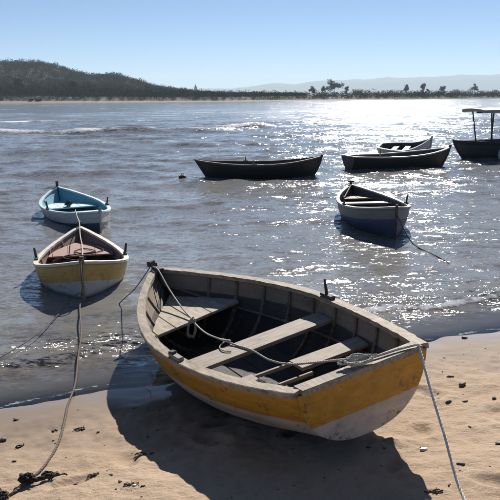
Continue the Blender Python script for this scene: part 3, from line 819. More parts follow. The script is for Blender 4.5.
# tholes
th_t = 1.60 / 3.929
for s_, x in ((-1, 1.60), (1, 1.36)):
    t = x / 3.929; y = s_ * (float(hb.b(t)) - 0.02); z = float(hb.sh(t)) + 0.026
    block(big, (x, y, z), 0.19, 0.05, 0.028, 0.05 * s_, 'thole_block', POSTWOOD if s_ < 0 else PALEWOOD)
    if s_ < 0:
        post(big, (x + 0.01, y, z + 0.015), (x + 0.02, y - 0.005, z + 0.16), 0.016, 0.010, 'thole_pin', POSTWOOD)
    else:
        block(big, (x + 0.05, y + 0.005, z + 0.026), 0.05, 0.045, 0.02, 0.3, 'thole_pin', POSTWOOD)
block(big, (3.78, 0.0, float(hb.sh(0.97)) + 0.02), 0.16, 0.07, 0.03, 0.0, 'breasthook', POSTWOOD)
block(big, (3.90, 0.035, float(hb.sh(1.0)) + 0.05), 0.05, 0.10, 0.06, 0.5, 'mooring_cleat', POSTWOOD)

# ---- ropes
def spline(pts, step=0.02):
    P = np.asarray(pts, float); Q = np.vstack([2 * P[0] - P[1], P, 2 * P[-1] - P[-2]]); out = []
    for i in range(1, len(Q) - 2):
        a, b, c, d = Q[i - 1:i + 3]; n = max(2, int(np.linalg.norm(c - b) / step)); t = np.linspace(0, 1, n, endpoint=False)[:, None]
        out.append(0.5 * (2 * b + (c - a) * t + (2 * a - 5 * b + 4 * c - d) * t ** 2 + (3 * b - a - 3 * c + d) * t ** 3))
    return np.vstack(out + [P[-1:]])
def rope_geo(pts, r, strands=3, step=0.012, pitch_len=None):
    P = spline(pts, step); pitch_len = pitch_len or r * 8
    if strands == 1: return [tube(P, r, 6)[:2]]
    s = np.r_[0, np.cumsum(np.linalg.norm(np.diff(P, axis=0), axis=1))]; _, _, (T, N, B) = tube(P, r, 4); res = []
    for k in range(strands):
        a = 2 * np.pi * s / pitch_len + 2 * np.pi * k / strands
        res.append(tube(P + r * 0.5 * (np.cos(a)[:, None] * N + np.sin(a)[:, None] * B), r * 0.56, 5)[:2])
    return res
def rope(name, geos, mat, label, cat='rope', group=None):
    V, F = join(geos); o = mesh_obj(name, V, F, mat, None, True); return tag(o, label, cat, group)
def ring_pts(c, e1, e2, ra, rb, turns, n=14, lift=None, jit=0.0, seed=0):
    g = np.random.default_rng(seed); out = []
    for i in range(int(turns * n) + 1):
        a = 2 * math.pi * i / n; q = np.array(c) + np.array(e1) * ra * math.cos(a) * (1 + jit * g.normal()) + np.array(e2) * rb * math.sin(a) * (1 + jit * g.normal())
        if lift is not None: q = q + np.array(lift) * (i / n)
        out.append(q)
    return out

# pale painter running from the bow over deck and thwart to the transom, then out to the sand
zr = float(hb.sh(1.0))
p = [bw((3.90, 0.04, zr + 0.05)), bw((3.72, 0.03, zr + 0.045)), bw((3.35, 0.07, 0.42)), bw((2.9, 0.12, 0.325)), bw((2.61, 0.14, 0.282)),
     bw((2.52, 0.15, 0.262)), bw((2.15, 0.19, 0.27)), bw((1.74, 0.19, 0.312)), bw((1.58, 0.16, 0.309)), bw((1.39, 0.12, 0.308)),
     bw((1.15, 0.09, 0.285)), bw((0.93, 0.03, 0.30)), bw((0.6, -0.02, 0.40)), bw((0.25, -0.02, 0.525)), bw((0.08, 0.0, zt + 0.042)),
     bw((0.04, -0.12, zt + 0.042)), bw((0.02, -0.30, zt + 0.042)), bw((-0.012, -0.425, zt + 0.042))]
geo = rope_geo(p, 0.0085)
geo += rope_geo(ring_pts(bw((2.54, 0.17, 0.215)), BR @ np.array([0.25, 1, 0]), (0, 0, 1), 0.035, 0.085, 4, jit=0.10, seed=3, lift=BR @ np.array([0.004, 0.004, 0])), 0.006)
geo += rope_geo(ring_pts(bw((1.72, 0.19, 0.325)), BR @ np.array([1, 0.3, 0]), BR @ np.array([0, 1, 0.4]), 0.035, 0.03, 2.5, jit=0.2, seed=4), 0.007)
geo += rope_geo([bw((1.72, 0.21, 0.315)), bw((1.66, 0.28, 0.31)), bw((1.56, 0.29, 0.31)), bw((1.50, 0.25, 0.308))], 0.006)
geo += rope_geo(ring_pts(bw((0.035, 0.01, zt + 0.052)), BR @ np.array([0.35, 1, 0]), BR @ np.array([1, -0.2, 0.25]), 0.085, 0.035, 5.5, jit=0.22, seed=5, lift=(0, 0, 0.004)), 0.0075)
rope('painter_rope', geo, ROPE, 'pale rope strung along the inside of the beached boat with a coil on its stern')
cr = bw((-0.012, -0.425, zt + 0.042)); gz = float(terrain(1.16, 3.60))
e = np.array([1.16, 3.55, gz + 0.03]); far_e = np.array([1.22, 3.0, float(terrain(1.22, 3.0)) + 0.01])
rope('stern_line', rope_geo([cr, cr + [0.012, -0.02, -0.03], cr * 0.72 + e * 0.28 + [0, 0, -0.012], cr * 0.4 + e * 0.6 + [0, 0, -0.012], e, far_e], 0.0092), ROPE_PALE,
     'pale taut rope running from the stern corner of the beached boat down to the sand')
# blue-grey line from the bow into the water
bt_ = bw((3.93, 0.05, zr + 0.03))
rope('bow_line', rope_geo([bt_, bt_ * 0.55 + np.array([-1.63, 8.6, 0.02]) * 0.45 + [0, 0, -0.05], (-1.63, 8.55, 0.0), (-1.64, 8.7, -0.12)], 0.007), mat_rope('blue_grey_rope', (0.16, 0.18, 0.22), (0.07, 0.08, 0.1)),
     'thin blue grey line from the bow of the beached boat into the sea')
def gp(x, y, lift): return (x, y, max(float(terrain(x, y)), -0.02) + lift)

# ---- floating boats
def make_float(name, label, T, yaw, L, B, tm, sm, sf, sn, pf, ps, m_out, m_in, m_rail, m_deck, m_thw, deck_far=0.27, thole=0.5, heel=0.0, group=None, zoff=0.0, band=True, near_deck=0.0, thwarts=(0.46, 0.66), m_stem=None, vbow=0.0, rake=0.04, full=0.5):
    """double-ended boat; local origin at its far tip, x runs to the near tip"""
    M, R = world_m((0, 0, 0), yaw, 0.0, heel)
    o = np.array(T, float) - R @ np.array([L / 2, 0, 0]); o[2] += zoff
    for i in range(3): M[i][3] = o[i]
    h = Hull(L, B, tm, pf, ps, 0.0, sm, sf, sn, 0.5, [(0, 0.10), (0.1, -0.06), (0.3, -0.15), (0.6, -0.17), (0.88, -0.17), (1.0, -0.14)], rake=rake, srake=0.24, th=0.026, vbow=vbow, vst=0.7, flare=0.06, full=full)
    root = thing(name, label, 'boat', M, group)
    hull_objs(h, root, m_out, m_in)
    for s_ in (1, -1):
        rail(h, s_, 0.005, 0.995, 0.02, 0.05, 0.022, 0.012, 'gunwale_rail', m_rail, root, 54, 0.002, 5)
    sb_ = stem_bar(h, root, m_stem or POSTWOOD, 0.05, 0.04, 0.022 if m_stem else 0.045, 1.0, 0.012)
    if m_stem: post(root, (L - 0.02, 0, float(h.sh(1.0)) + 0.01), (L - 0.02, 0, float(h.sh(1.0)) + 0.07), 0.032, 0.028, 'stem_head', POSTWOOD)
    stem_bar(h, root, POSTWOOD, 0.09, 0.06, 0.05, 0.0, 0.02, 'stern_post')
    keel_bar(h, root, DARKWOOD, 0.08, 0.9)
    zd = sm - 0.06
    lo, hi = [], []
    # planked deck in the far end
    for k in range(6):
        a, b = -B / 2 + k * B / 6, -B / 2 + (k + 1) * B / 6; lo, hi = [], []
        for y in np.linspace(a + 0.003, b - 0.003, 5):
            xs = [x for x in np.linspace(0.1, deck_far * L, 50) if h.half(x, zd - 0.02) > abs(y) + 0.006]
            if xs and xs[0] < deck_far * L - 0.03: lo.append((xs[0], y)); hi.append((deck_far * L, y))
        if len(lo) > 1: plank_poly(lo[::-1] + hi, zd - 0.025, zd + random.uniform(-0.002, 0.002), 'deck_plank', m_deck, root)
    for tt in thwarts:
        thwart(h, root, tt * L - 0.1, tt * L + 0.1, sm - 0.07, m_thw, 'thwart', 0.028)
    ribs(h, root, (0.2, 0.35, 0.5, 0.65, 0.8), m_in)
    floor_boards(h, root, 0.06 * L, 0.95 * L, 0.085, m_in if band else DARKWOOD, 4)
    for s_ in (1, -1):
        t = thole; y = s_ * (float(h.b(t)) - 0.012); z = float(h.sh(t)) + 0.02
        block(root, (t * L, y, z), 0.16, 0.05, 0.03, 0, 'thole_block', POSTWOOD)
        post(root, (t * L, y, z + 0.02), (t * L + 0.01, y + s_ * 0.02, z + 0.17), 0.019, 0.015, 'thole_pin', POSTWOOD)
    return root, h, M, R, o

YHULL = mat_hull('mustard_white_hull_paint', [(0, (0.47, 0.30, 0.07)), (0.235, (0.45, 0.46, 0.46)), (0.62, (0.05, 0.05, 0.055))], (0.20, 0.14, 0.08), 0.5, 0.65, waterline=0.025)
YIN = mat_paint('salmon_inner_paint', (0.27, 0.175, 0.135), (0.16, 0.10, 0.08)); YDECK = mat_paint('salmon_deck_paint', (0.31, 0.165, 0.125), (0.15, 0.09, 0.07))
CREAM = mat_paint('cream_rail_paint', (0.60, 0.56, 0.47), (0.25, 0.2, 0.15)); DARKIN = mat_paint('dark_inner_paint', (0.06, 0.05, 0.05), (0.03, 0.025, 0.02))
YSTEM = mat_paint('mustard_stem_paint', (0.36, 0.24, 0.09), (0.2, 0.15, 0.1)); TSTEM = mat_paint('pale_stem_paint', (0.42, 0.41, 0.39), (0.2, 0.17, 0.14))
yb = make_float('moored_boat', 'mustard and white rowing boat with salmon pink deck moored bow to shore', (-2.475, 10.317, 0), -1.335, 3.348, 1.27, 0.624, 0.246, 0.127, 0.258, 2.36, 1.892, YHULL, YIN, CREAM, YDECK, YDECK, 0.42, 0.58, thwarts=(0.62,), m_stem=YSTEM)
THULL = mat_hull('grey_white_hull_paint', [(0, (0.44, 0.485, 0.50)), (0.20, (0.03, 0.045, 0.07))], (0.2, 0.17, 0.14), 0.5, 0.6, waterline=0.02)
TIN = mat_paint('turquoise_inner_paint', (0.15, 0.42, 0.52), (0.10, 0.18, 0.21)); TRAIL = mat_paint('pale_blue_rail_paint', (0.50, 0.62, 0.66), (0.25, 0.28, 0.3)); TDECK = mat_paint('pale_blue_deck_paint', (0.55, 0.66, 0.68), (0.3, 0.33, 0.33))
tb = make_float('moored_boat', 'pale hulled rowing boat with turquoise blue inside, farthest left in the bay', (-3.62, 14.96, 0), -1.101, 3.644, 1.32, 0.40, 0.247, 0.24, 0.16, 2.0, 2.043, THULL, TIN, TRAIL, TDECK, TDECK, 0.36, 0.52, thwarts=(0.55,), m_stem=TSTEM)
NHULL = mat_hull('navy_grey_hull_paint', [(0, (0.14, 0.148, 0.16)), (0.20, (0.018, 0.036, 0.11))], (0.09, 0.08, 0.075), 0.5, 0.5, waterline=0.02)
NIN = mat_paint('brown_grey_inner_paint', (0.10, 0.075, 0.07), (0.05, 0.04, 0.035)); NRAIL = mat_paint('grey_cream_rail_paint', (0.36, 0.34, 0.30), (0.2, 0.17, 0.14))
nb = make_float('moored_boat', 'navy hulled rowing boat with grey top strake floating right of centre', (2.436, 14.367, 0), -1.498, 3.818, 1.276, 0.531, 0.383, 0.136, 0.191, 2.224, 2.101, NHULL, NIN, NRAIL, PALEWOOD, CREAM, 0.22, 0.60, thwarts=(0.36, 0.62), vbow=0.2, full=0.6, rake=0.06)

# dark double-ender side on
BHULL = mat_hull('black_hull_paint', [(0, (0.016, 0.013, 0.012)), (0.3, (0.012, 0.010, 0.009))], (0.05, 0.04, 0.035), 0.6, 0.4)
BIN = mat_paint('dark_brown_inner_paint', (0.10, 0.075, 0.06), (0.05, 0.04, 0.035)); BRAIL = mat_wood('dark_rail_wood', (0.17, 0.13, 0.10), (0.07, 0.055, 0.045))
def side_boat(name, label, pa, pb, L, B, sm, sf, sn, rake, srake, bt, m_out, m_in, m_rail, zk=-0.16, group=None, heel=0.0, tm=0.48, vst=0.6, head=0.10, stern_head=0.06, ts=0.5, m_thw=None):
    """pa stern waterline point, pb bow waterline point (world xy)"""
    pa, pb = np.array([*pa, 0.0]), np.array([*pb, 0.0]); d = pb - pa; yaw = math.atan2(d[1], d[0]); c = (pa + pb) / 2
    M, R = world_m((0, 0, 0), yaw, 0, heel); mid = (srake * 0.7 + L - rake * 0.8) / 2; o = c - R @ np.array([mid, 0, 0])
    for i in range(3): M[i][3] = o[i]
    h = Hull(L, B, tm, 2.2, 2.0, bt, sm, sf, sn, ts, [(0, zk * 0.2), (0.1, zk * 0.8), (0.3, zk), (0.6, zk), (0.88, zk * 0.7), (1.0, zk * 0.2)], rake=rake, srake=srake, th=0.026, vbow=0.7, vst=vst)
    root = thing(name, label, 'boat', M, group)
    hull_objs(h, root, m_out, m_in)
    for s_ in (1, -1): rail(h, s_, 0.005, 0.995, 0.022, 0.05, 0.025, 0.014, 'gunwale_rail', m_rail, root, 50, 0.002, 6)
    stem_bar(h, root, m_out, head, 0.07, 0.07, 1.0, 0.05)
    if bt > 0.05:
        transom_obj(h, root, m_out); w = float(h.b(0.0)); z = float(h.sh(0.0))
        plank_poly([(-0.02, -w + 0.03), (0.06, -w + 0.03), (0.06, w - 0.03), (-0.02, w - 0.03)], z - 0.01, z + 0.024, 'transom_rail', m_rail, root)
    else: stem_bar(h, root, m_out, stern_head, 0.07, 0.07, 0.0, 0.04, 'stern_post')
    ribs(h, root, (0.25, 0.5, 0.75), m_in)
    floor_boards(h, root, 0.08 * L, 0.93 * L, 0.09, m_in, 4)
    for tt in (0.3, 0.52, 0.72): thwart(h, root, tt * L - 0.11, tt * L + 0.11, sm - 0.07, m_rail, 'thwart', 0.028) if m_thw is None else thwart(h, root, tt * L - 0.11, tt * L + 0.11, sm - 0.07, m_thw, 'thwart', 0.028)
    return root, h, M, R, o
db = side_boat('moored_boat', 'long black double-ended rowing boat lying broadside in mid bay', (-1.30, 22.15), (1.93, 22.3), 3.86, 1.35, 0.47, 0.12, 0.19, 0.30, 0.40, 0.0, BHULL, BIN, BRAIL, head=0.07, stern_head=0.04)
dh = db[1]
for s_, x in ((1, 1.55), (-1, 1.75)):
    y = s_ * (float(dh.b(x / 3.86)) - 0.01); z = float(dh.sh(x / 3.86)) + 0.02
    post(db[0], (x, y, z - 0.01), (x - 0.01, y, z + 0.15), 0.018, 0.013, 'thole_pin', PALEWOOD if s_ < 0 else POSTWOOD)
    block(db[0], (x, y, z), 0.16, 0.05, 0.025, 0, 'thole_block', POSTWOOD)
RHULL = mat_hull('black_red_hull_paint', [(0, (0.014, 0.014, 0.018)), (0.33, (0.045, 0.014, 0.014))], (0.06, 0.045, 0.04), 0.6, 0.4)
WRAIL = mat_paint('worn_white_rail_paint', (0.50, 0.47, 0.43), (0.2, 0.17, 0.15))
rb = side_boat('moored_boat', 'black and dark red boat with square stern and raised bow right of the black double-ender', (3.36, 24.2), (6.78, 25.45), 4.0, 1.5, 0.47, 0.04, 0.20, 0.35, 0.05, 0.62, RHULL, BIN, WRAIL, vst=0.2, tm=0.45, ts=0.35)
post(rb[0], (0.95, -0.45, 0.40), (0.98, -0.42, 0.72), 0.03, 0.02, 'mooring_post', PALEWOOD)
PHULL = mat_hull('chalky_white_hull_paint', [(0, (0.60, 0.60, 0.58)), (0.30, (0.36, 0.36, 0.36))], (0.25, 0.22, 0.2), 0.6, 0.35)
PIN = mat_paint('dark_grey_inner_paint', (0.05, 0.05, 0.055), (0.12, 0.11, 0.1))
PTHW = mat_paint('grey_thwart_paint', (0.05, 0.05, 0.05), (0.03, 0.03, 0.03))
pb_ = side_boat('moored_boat', 'small chalky white boat partly hidden behind the black and dark red boat', (5.40, 29.3), (6.95, 28.5), 2.1, 1.2, 0.50, 0.02, 0.36, 0.22, 0.05, 0.5, PHULL, PIN, WRAIL, vst=0.2, heel=0.22, m_thw=PTHW)

# passenger boat with a flat roof, cut by the right edge of the picture
GHULL = mat_hull('dark_green_hull_paint', [(0, (0.012, 0.018, 0.020)), (0.14, (0.045, 0.052, 0.050)), (0.52, (0.022, 0.024, 0.025))], (0.07, 0.06, 0.05), 0.6, 0.5)
RF = mat_paint('cream_roof_paint', (0.30, 0.265, 0.21), (0.3, 0.25, 0.2)); PO = mat_plain('dark_post_paint', (0.025, 0.028, 0.035), 0.6, 0.2, 8)
rr = side_boat('roofed_boat', 'dark green passenger boat with a flat cream roof at the right edge', (13.6, 29.3), (8.55, 28.45), 5.9, 2.0, 0.68, 0.05, 0.06, 0.50, 0.05, 0.7, GHULL, BIN, PO, zk=-0.25, vst=0.2, head=0.05)
rh = rr[1]; ZR = 1.80
def canopy(root):
    nx, ny = 14, 9; xs = np.linspace(0.5, 5.15, nx); ys = np.linspace(-0.95, 0.95, ny); V, F = [], []
    for dz in (0.0, 0.11):
        for x in xs:
            for y in ys: V.append((x, y, ZR + dz + 0.05 * (1 - (y / 0.95) ** 2) + 0.03 * (1 - ((x - 2.8) / 2.4) ** 2)))
    n = nx * ny; I = lambda i, j: i * ny + j
    for i in range(nx - 1):
        for j in range(ny - 1):
            F.append((I(i, j), I(i, j + 1), I(i + 1, j + 1), I(i + 1, j))); F.append((n + I(i, j), n + I(i + 1, j), n + I(i + 1, j + 1), n + I(i, j + 1)))
    for i in range(nx - 1):
        F.append((I(i, 0), I(i + 1, 0), n + I(i + 1, 0), n + I(i, 0))); F.append((I(i + 1, ny - 1), I(i, ny - 1), n + I(i, ny - 1), n + I(i + 1, ny - 1)))
    for j in range(ny - 1):
        F.append((I(0, j + 1), I(0, j), n + I(0, j), n + I(0, j + 1))); F.append((I(nx - 1, j), I(nx - 1, j + 1), n + I(nx - 1, j + 1), n + I(nx - 1, j)))
    return mesh_obj('roof', V, F, RF, root)
canopy(rr[0])
for x in (4.72, 3.9, 2.75, 1.7, 0.7):
    for s_ in (1, -1):
        y = s_ * (float(rh.b(x / 5.9)) - 0.04)
        post(rr[0], (x - 0.06, y, 0.66), (x + 0.02, s_ * 0.86, ZR + 0.03), 0.032, 0.028, 'roof_post', PO)
plank_poly([(0.6, -0.03), (5.0, -0.03), (5.0, 0.03), (0.6, 0.03)], ZR - 0.02, ZR + 0.06, 'roof_beam', PO, rr[0])
def lathe_fender(root, c):
    n = 9; s = np.linspace(0, 1, n); rad = 0.10 * np.sqrt(np.clip(1 - (2 * s - 1) ** 4, 0.02, 1)); P = np.c_[np.full(n, c[0]), np.full(n, c[1]), c[2] + 0.42 * s]
    V, F, _ = tube(P, rad, 10); return mesh_obj('fender', V, F, WRAIL, root, True)
lathe_fender(rr[0], (4.35, float(rh.b(4.35 / 5.9)) + 0.06, 0.02))

# little dark boats drawn up on the far beach
for px_, L_, lab in ((41.0, 2.6, 'left one of two tiny dark boats drawn up on the far beach'), (48.5, 3.4, 'right one of two tiny dark boats drawn up on the far beach')):
    x = (px_ - 250) / 720 * 375; y = float(coast(np.array(x))) + 3.2; z = float(hill_h(np.array([x]), np.array([y]))[0]) + 0.3
    r_ = side_boat('drawn_up_boat', lab, (x - L_ / 2, y), (x + L_ / 2, y), L_, 1.3, 0.75, 0.1, 0.25, 0.3, 0.05, 0.5, BHULL, BIN, WRAIL, group='tiny boats on the far beach', vst=0.2)
    r_[0].location.z = z

# ---- mooring ropes of the floating boats
ystem = yb[3] @ np.array([3.348, 0, float(yb[1].sh(1.0)) + 0.03]) + yb[4]
ystern = yb[3] @ np.array([0.0, 0, float(yb[1].sh(0.0)) + 0.08]) + yb[4]
tstem = tb[3] @ np.array([0.75 * 3.644, -0.25, 0.34]) + tb[4]
wv = 0.012
geo = rope_geo([ystem + [0, 0.05, 0.03], ystem + [0.0, -0.06, -0.01], (ystem[0] + 0.05, ystem[1] - 0.25, 0.32), (-2.13, 8.85, 0.12), (-2.02, 8.2, 0.075), (-1.80, 7.3, 0.06), (-1.68, 6.64, 0.045), (-1.56, 6.0, 0.022), gp(-1.50, 5.5, 0.012), gp(-1.43, 5.12, 0.010), gp(-1.37, 4.7, 0.012), gp(-1.36, 4.34, 0.010), gp(-1.39, 4.1, 0.012), gp(-1.46, 3.94, 0.012), gp(-1.62, 3.80, 0.010), gp(-2.0, 3.5, 0.010)], 0.0105, step=0.02)
rope('mooring_rope', geo, ROPE_GREY, 'long sandy mooring rope leading from the mustard boat up the sand at left')
g = np.random.default_rng(5)
def knot(c, r, n, seed, rr_=0.011, flat=0.6):
    g = np.random.default_rng(seed); pts = []
    for i in range(n):
        v = g.normal(size=3); v /= np.linalg.norm(v); q = np.array(c) + v * r * np.array([1, 0.8, flat]) * g.uniform(0.6, 1.0)
        q[2] = max(q[2], float(terrain(q[0], q[1])) + 0.006); pts.append(q)
    return rope_geo(pts, rr_, step=0.012)
kn = knot(gp(-1.40, 4.09, 0.03), 0.055, 26, 1) + knot(gp(-1.27, 4.10, 0.03), 0.045, 18, 2) + rope_geo([gp(-1.40, 4.08, 0.03), gp(-1.33, 4.06, 0.028), gp(-1.26, 4.09, 0.03), gp(-1.22, 4.14, 0.03)], 0.016)
kn += rope_geo([gp(-1.22, 4.13, 0.02), gp(-1.19, 4.17, 0.015), gp(-1.17, 4.16, 0.008)], 0.006)
rope('rope_knot', kn, ROPE_DARK, 'dark lumpy knot tied round the mooring rope on the sand', 'knot')
rope('weed_tangle', knot(gp(-1.51, 3.87, 0.03), 0.075, 40, 3, 0.012), ROPE_DARK, 'dark tangled rope bundle in the bottom left corner on the sand', 'rope bundle')
rope('stern_line', rope_geo([ystem + [0.02, -0.04, 0.0], (ystem[0] + 0.03, ystem[1] - 0.2, 0.2), (-2.16, 8.6, 0.11), (-2.22, 7.8, 0.06), (-2.29, 7.15, 0.05), (-2.44, 6.6, 0.04), (-2.7, 6.0, 0.01)], 0.007, step=0.02), ROPE_GREY,
     'thin grey line slanting left from the mustard boat across the shallows')
rope('linking_line', rope_geo([tstem, tstem * 0.5 + ystern * 0.5 + [0, 0, -0.03], ystern, ystern * 0.6 + ystem * 0.4 + [0.0, 0, 0.0], ystern * 0.25 + ystem * 0.75 + [0.02, 0, 0.02], ystem + [0, 0.05, 0.05]], 0.009, step=0.02), ROPE,
     'pale line linking the turquoise boat with the mustard boat in front of it')
# loose line lying on the salmon deck
yl = lambda x, y, z: yb[3] @ np.array([x, y, z]) + yb[4]
rope('deck_rope', rope_geo([yl(0.9, 0.25, 0.2), yl(1.2, 0.33, 0.2), yl(1.4, 0.1, 0.2), yl(1.2, -0.1, 0.2), yl(1.0, 0.05, 0.2), yl(1.3, 0.2, 0.205), yl(1.5, -0.25, 0.2), yl(1.9, -0.1, 0.22), yl(2.4, 0.0, 0.34), yl(3.1, 0.05, 0.5)], 0.009), ROPE_DARK, 'dark loose rope snaking over the salmon pink deck')
tl = lambda x, y, z: tb[3] @ np.array([x, y, z]) + tb[4]
V, F = join(knot(tl(1.15, -0.02, 0.26), 0.11, 30, 9, 0.016, 0.7)); tag(mesh_obj('rope_heap', V, F, mat_rope('dark_blue_rope', (0.06, 0.09, 0.12), (0.02, 0.03, 0.04)), None, True), 'dark heap of rope on the pale deck of the turquoise boat', 'rope heap')
post(tb[0], (0.02, 0, float(tb[1].sh(0.0))), (0.0, 0, float(tb[1].sh(0.0)) + 0.13), 0.03, 0.035, 'mooring_bitt', POSTWOOD)
post(nb[0], (0.15, -0.02, float(nb[1].sh(0.0)) + 0.02), (0.75, -0.30, 0.33), 0.018, 0.016, 'steering_pole', PALEWOOD)
block(nb[0], (0.05, 0, float(nb[1].sh(0.0)) + 0.06), 0.06, 0.15, 0.04, 0, 'mooring_bitt', POSTWOOD)
nstem = nb[3] @ np.array([3.818, 0, 0.45]) + nb[4]
rope('anchor_line', rope_geo([nstem, (nstem[0] + 0.12, nstem[1] - 0.5, 0.12), (2.80, 11.75, 0.015), (2.95, 10.9, 0.02), (3.0, 10.2, 0.02), (3.02, 9.6, 0.012), (3.05, 9.2, -0.03)], 0.011, step=0.03), ROPE_DARK, 'dark anchor line trailing towards the beach from the navy boat')
# float beside the black boat
bu = thing('mooring_float', 'small dark mooring float left of the black double-ended boat', 'float', Matrix.Translation((-2.03, 21.85, 0.05)))
n_ = 11; s_ = np.linspace(0, 1, n_); V, F, _ = tube(np.c_[0 * s_, 0 * s_, 0.2 * s_ - 0.06], 0.125 * np.sqrt(np.clip(1 - (2 * s_ - 1) ** 2, 0.01, 1)), 12); mesh_obj('body', V, F, DARKWOOD, bu, True)
V, F = join(rope_geo(ring_pts((0, 0, 0.155), (1, 0, 0), (0, 0, 1), 0.03, 0.03, 1), 0.008, 1)); mesh_obj('eye', V, F, DARKWOOD, bu, True)
# bundle of oilskin in the stern of the big boat
g = np.random.default_rng(44); n_ = 22; s_ = np.linspace(0, 1, n_)
P = np.array([bw((0.92 - 0.30 * s, 0.34 - 0.10 * s, 0.215 + 0.02 * math.sin(7 * s))) for s in s_]); rad = 0.062 * np.sqrt(np.clip(1 - (2 * s_ - 1) ** 6, 0.05, 1)) * (1 + 0.10 * g.normal(size=n_))
V, F, _ = tube(P, rad, 14); V = V + 0.006 * g.normal(size=V.shape)
tag(mesh_obj('rolled_tarpaulin', V, F, mat_plain('dark_tarpaulin', (0.03, 0.03, 0.036), 0.8, 0.3, 20, 0.5, 0.02), None, True), 'dark rolled tarpaulin stowed by the aft bench of the beached boat', 'tarpaulin')

# ------------------------------------------------------------------ things lying on the sand
WEED = mat_plain('dark_seaweed', (0.075, 0.05, 0.034), 0.7, 0.4, 40, 0.5, 0.01)
STONE = mat_plain('dark_pebble', (0.13, 0.09, 0.065), 0.7, 0.4, 30, 0.4, 0.004)
SHELL = mat_plain('white_shell', (0.78, 0.75, 0.70), 0.5, 0.12, 60, 0.4, 0.002)
def lump(name, x, y, sx, sy, sz, ang, mat, label, cat, seed, group=None):
    g = np.random.default_rng(seed); V = IV * (1 + 0.22 * g.normal(size=(len(IV), 1))); V = V * [sx * 0.82, sy * 0.82, sz * 0.82]
    ca, sa = math.cos(ang), math.sin(ang); V = np.c_[V[:, 0] * ca - V[:, 1] * sa, V[:, 0] * sa + V[:, 1] * ca, V[:, 2]]
    V = V + [x, y, float(terrain(x, y)) + sz * 0.35]
    o = mesh_obj(name, V, IF, mat, None, True); return tag(o, label, cat, group)
lump('pebble', 1.75, 5.60, 0.040, 0.034, 0.026, 0.3, STONE, 'largest dark pebble on the sand right of the beached boat', 'pebble', 1)
lump('pebble', 1.53, 5.22, 0.034, 0.018, 0.014, 0.6, STONE, 'flat dark pebble nearest the beached boat below the large pebble', 'pebble', 2)
lump('pebble', 1.66, 5.22, 0.022, 0.018, 0.012, 0.1, STONE, 'small dark pebble straight below the large pebble', 'pebble', 3)
lump('pebble', 1.89, 5.24, 0.022, 0.02, 0.014, 0.9, STONE, 'dark pebble by the right edge of the picture beside the small pebble', 'pebble', 4)
lump('pebble', 1.71, 5.82, 0.038, 0.020, 0.012, 0.1, STONE, 'flat dark pebble just above the large pebble', 'pebble', 5)
lump('pebble', 1.63, 4.36, 0.045, 0.024, 0.014, 0.2, STONE, 'long dark pebble low on the right edge of the picture', 'pebble', 6)
lump('pebble', 1.28, 4.04, 0.035, 0.022, 0.014, 0.0, STONE, 'dark pebble just right of the taut stern rope', 'pebble', 7)
lump('pebble', -1.80, 4.82, 0.030, 0.028, 0.022, 0.0, STONE, 'round dark pebble at the left edge of the picture', 'pebble', 8)
lump('pebble', 2.22, 7.12, 0.035, 0.02, 0.018, 0.0, STONE, 'dark pebble on the wet sand at the right water edge', 'pebble', 9)
lump('shell', 1.12, 4.32, 0.038, 0.022, 0.012, 0.2, SHELL, 'white shell on the sand under the stern of the beached boat', 'shell', 10)
lump('shell', -0.71, 3.95, 0.016, 0.012, 0.008, 0.2, SHELL, 'tiny white shell on the sand at the bottom, left of the boat shadow', 'shell', 12)
def weed(x, y, length, ang, label, seed):
    length = length * 0.55
    g = np.random.default_rng(seed); geos = []
    for k in range(5):
        n = 6; s = np.linspace(-0.5, 0.5, n) * length * g.uniform(0.5, 1.0); a = ang + g.normal(0, 0.35); ox, oy = g.normal(0, length * 0.12, 2)
        pts = [(x + ox + q * math.cos(a) + g.normal(0, 0.006), y + oy + q * math.sin(a) + g.normal(0, 0.006)) for q in s]
        P = np.array([(px_, py_, float(terrain(px_, py_)) + 0.004 + abs(g.normal(0, 0.004))) for px_, py_ in pts])
        geos.append(tube(P, 0.0030 * g.uniform(0.5, 1.7), 5)[:2])
    V, F = join(geos); tag(mesh_obj('seaweed', V, F, WEED, None), label, 'seaweed')
weed(-1.27, 4.94, 0.16, 0.25, 'dark strand of seaweed on the sand right of the mooring rope', 21)
weed(-1.00, 4.12, 0.13, 0.1, 'strand of seaweed on the sand right of the rope knot', 22)
weed(-0.75, 4.46, 0.17, 0.5, 'twiggy seaweed beside the left edge of the boat shadow', 23)
weed(-0.72, 3.97, 0.18, 0.0, 'seaweed strand at the bottom of the picture beside the tiny shell', 24)
weed(-1.64, 4.70, 0.10, 0.6, 'seaweed scrap left of the mooring rope on the sand', 25)
weed(-1.47, 4.95, 0.10, 1.2, 'dark seaweed caught along the mooring rope', 26)
weed(-1.85, 5.24, 0.07, 0.0, 'small seaweed scrap on the wet sand at far left', 27)
weed(1.03, 3.70, 0.15, 0.1, 'dark seaweed at the bottom of the picture left of the taut stern rope', 28)
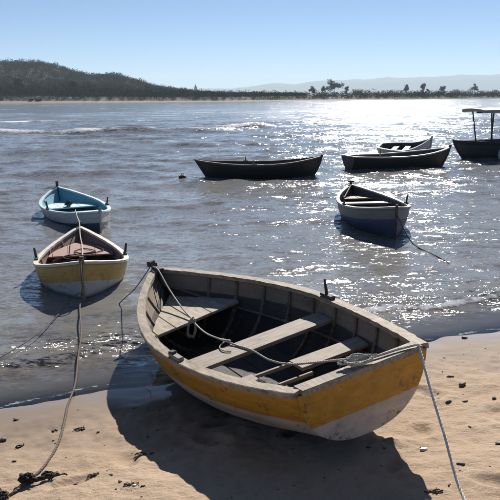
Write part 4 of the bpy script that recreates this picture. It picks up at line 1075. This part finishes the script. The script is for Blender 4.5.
# countless crumbs of weed, twig and shell grit
g = np.random.default_rng(99); n = 520; xs = g.uniform(-2.4, 3.0, n); ys = g.uniform(3.2, 7.3, n); dl = landward(xs, ys); kp = dl > 0.25
pr = 0.35 + 0.65 * (vnoise(xs * 2.2, ys * 2.8, 77) > 0.1); kp &= g.uniform(size=n) < pr; xs, ys = xs[kp], ys[kp]; n = len(xs)
sz = 0.0038 * np.exp(np.clip(g.normal(0, 0.5, n), -1, 0.9)); V = IV[None, ::1] * (1 + 0.3 * g.normal(size=(n, len(IV), 1))) * np.stack([sz * g.uniform(1, 2.6, n), sz, sz * 0.55], -1)[:, None]
a = g.uniform(0, 3.14, n); V = np.stack([V[..., 0] * np.cos(a)[:, None] - V[..., 1] * np.sin(a)[:, None], V[..., 0] * np.sin(a)[:, None] + V[..., 1] * np.cos(a)[:, None], V[..., 2]], -1)
V += np.stack([xs, ys, terrain(xs, ys) + sz * 0.3], -1)[:, None]
cr_ = soup('beach_litter', V.reshape(-1, 3), (IF[None] + (np.arange(n) * len(IV))[:, None, None]).reshape(-1, 3), WEED); tag(cr_, 'scattered crumbs of seaweed and grit on the sand', 'litter', kind='stuff')

# ------------------------------------------------------------------ haze over the bay
hv, hf = box(-5900, 5900, -300, 8600, -8, 238)
hz_ = bpy.data.materials.new('sea_haze'); hz_.use_nodes = True; nt = hz_.node_tree; nt.nodes.remove(nt.nodes['Principled BSDF'])
pv = nt.nodes.new('ShaderNodeVolumePrincipled'); pv.inputs['Color'].default_value = (0.70, 0.86, 0.98, 1); pv.inputs['Density'].default_value = 1.5e-4; pv.inputs['Anisotropy'].default_value = 0.2
nt.links.new(pv.outputs[0], nt.nodes['Material Output'].inputs['Volume'])
ho = mesh_obj('haze', hv, hf, hz_); tag(ho, 'pale sea haze over the bay', 'haze', kind='stuff')

# ------------------------------------------------------------------ pieces that belong to a part go under that part
for root in [o for o in bpy.data.objects if o.type == 'EMPTY']:
    kids = {}
    for c in root.children: kids.setdefault(c.name.split('.')[0], []).append(c)
    for sub, host in (('transom_rail', 'transom'), ('stem_head', 'stem_post'), ('mooring_bitt', 'stern_post'), ('mooring_cleat', 'stem_post'), ('breasthook', 'stem_post'), ('roof_beam', 'roof'), ('window', 'wall'), ('door', 'wall')):
        for c in kids.get(sub, []):
            if kids.get(host): c.parent = kids[host][0]
    for p, b in zip(kids.get('thole_pin', []), kids.get('thole_block', [])): p.parent = b
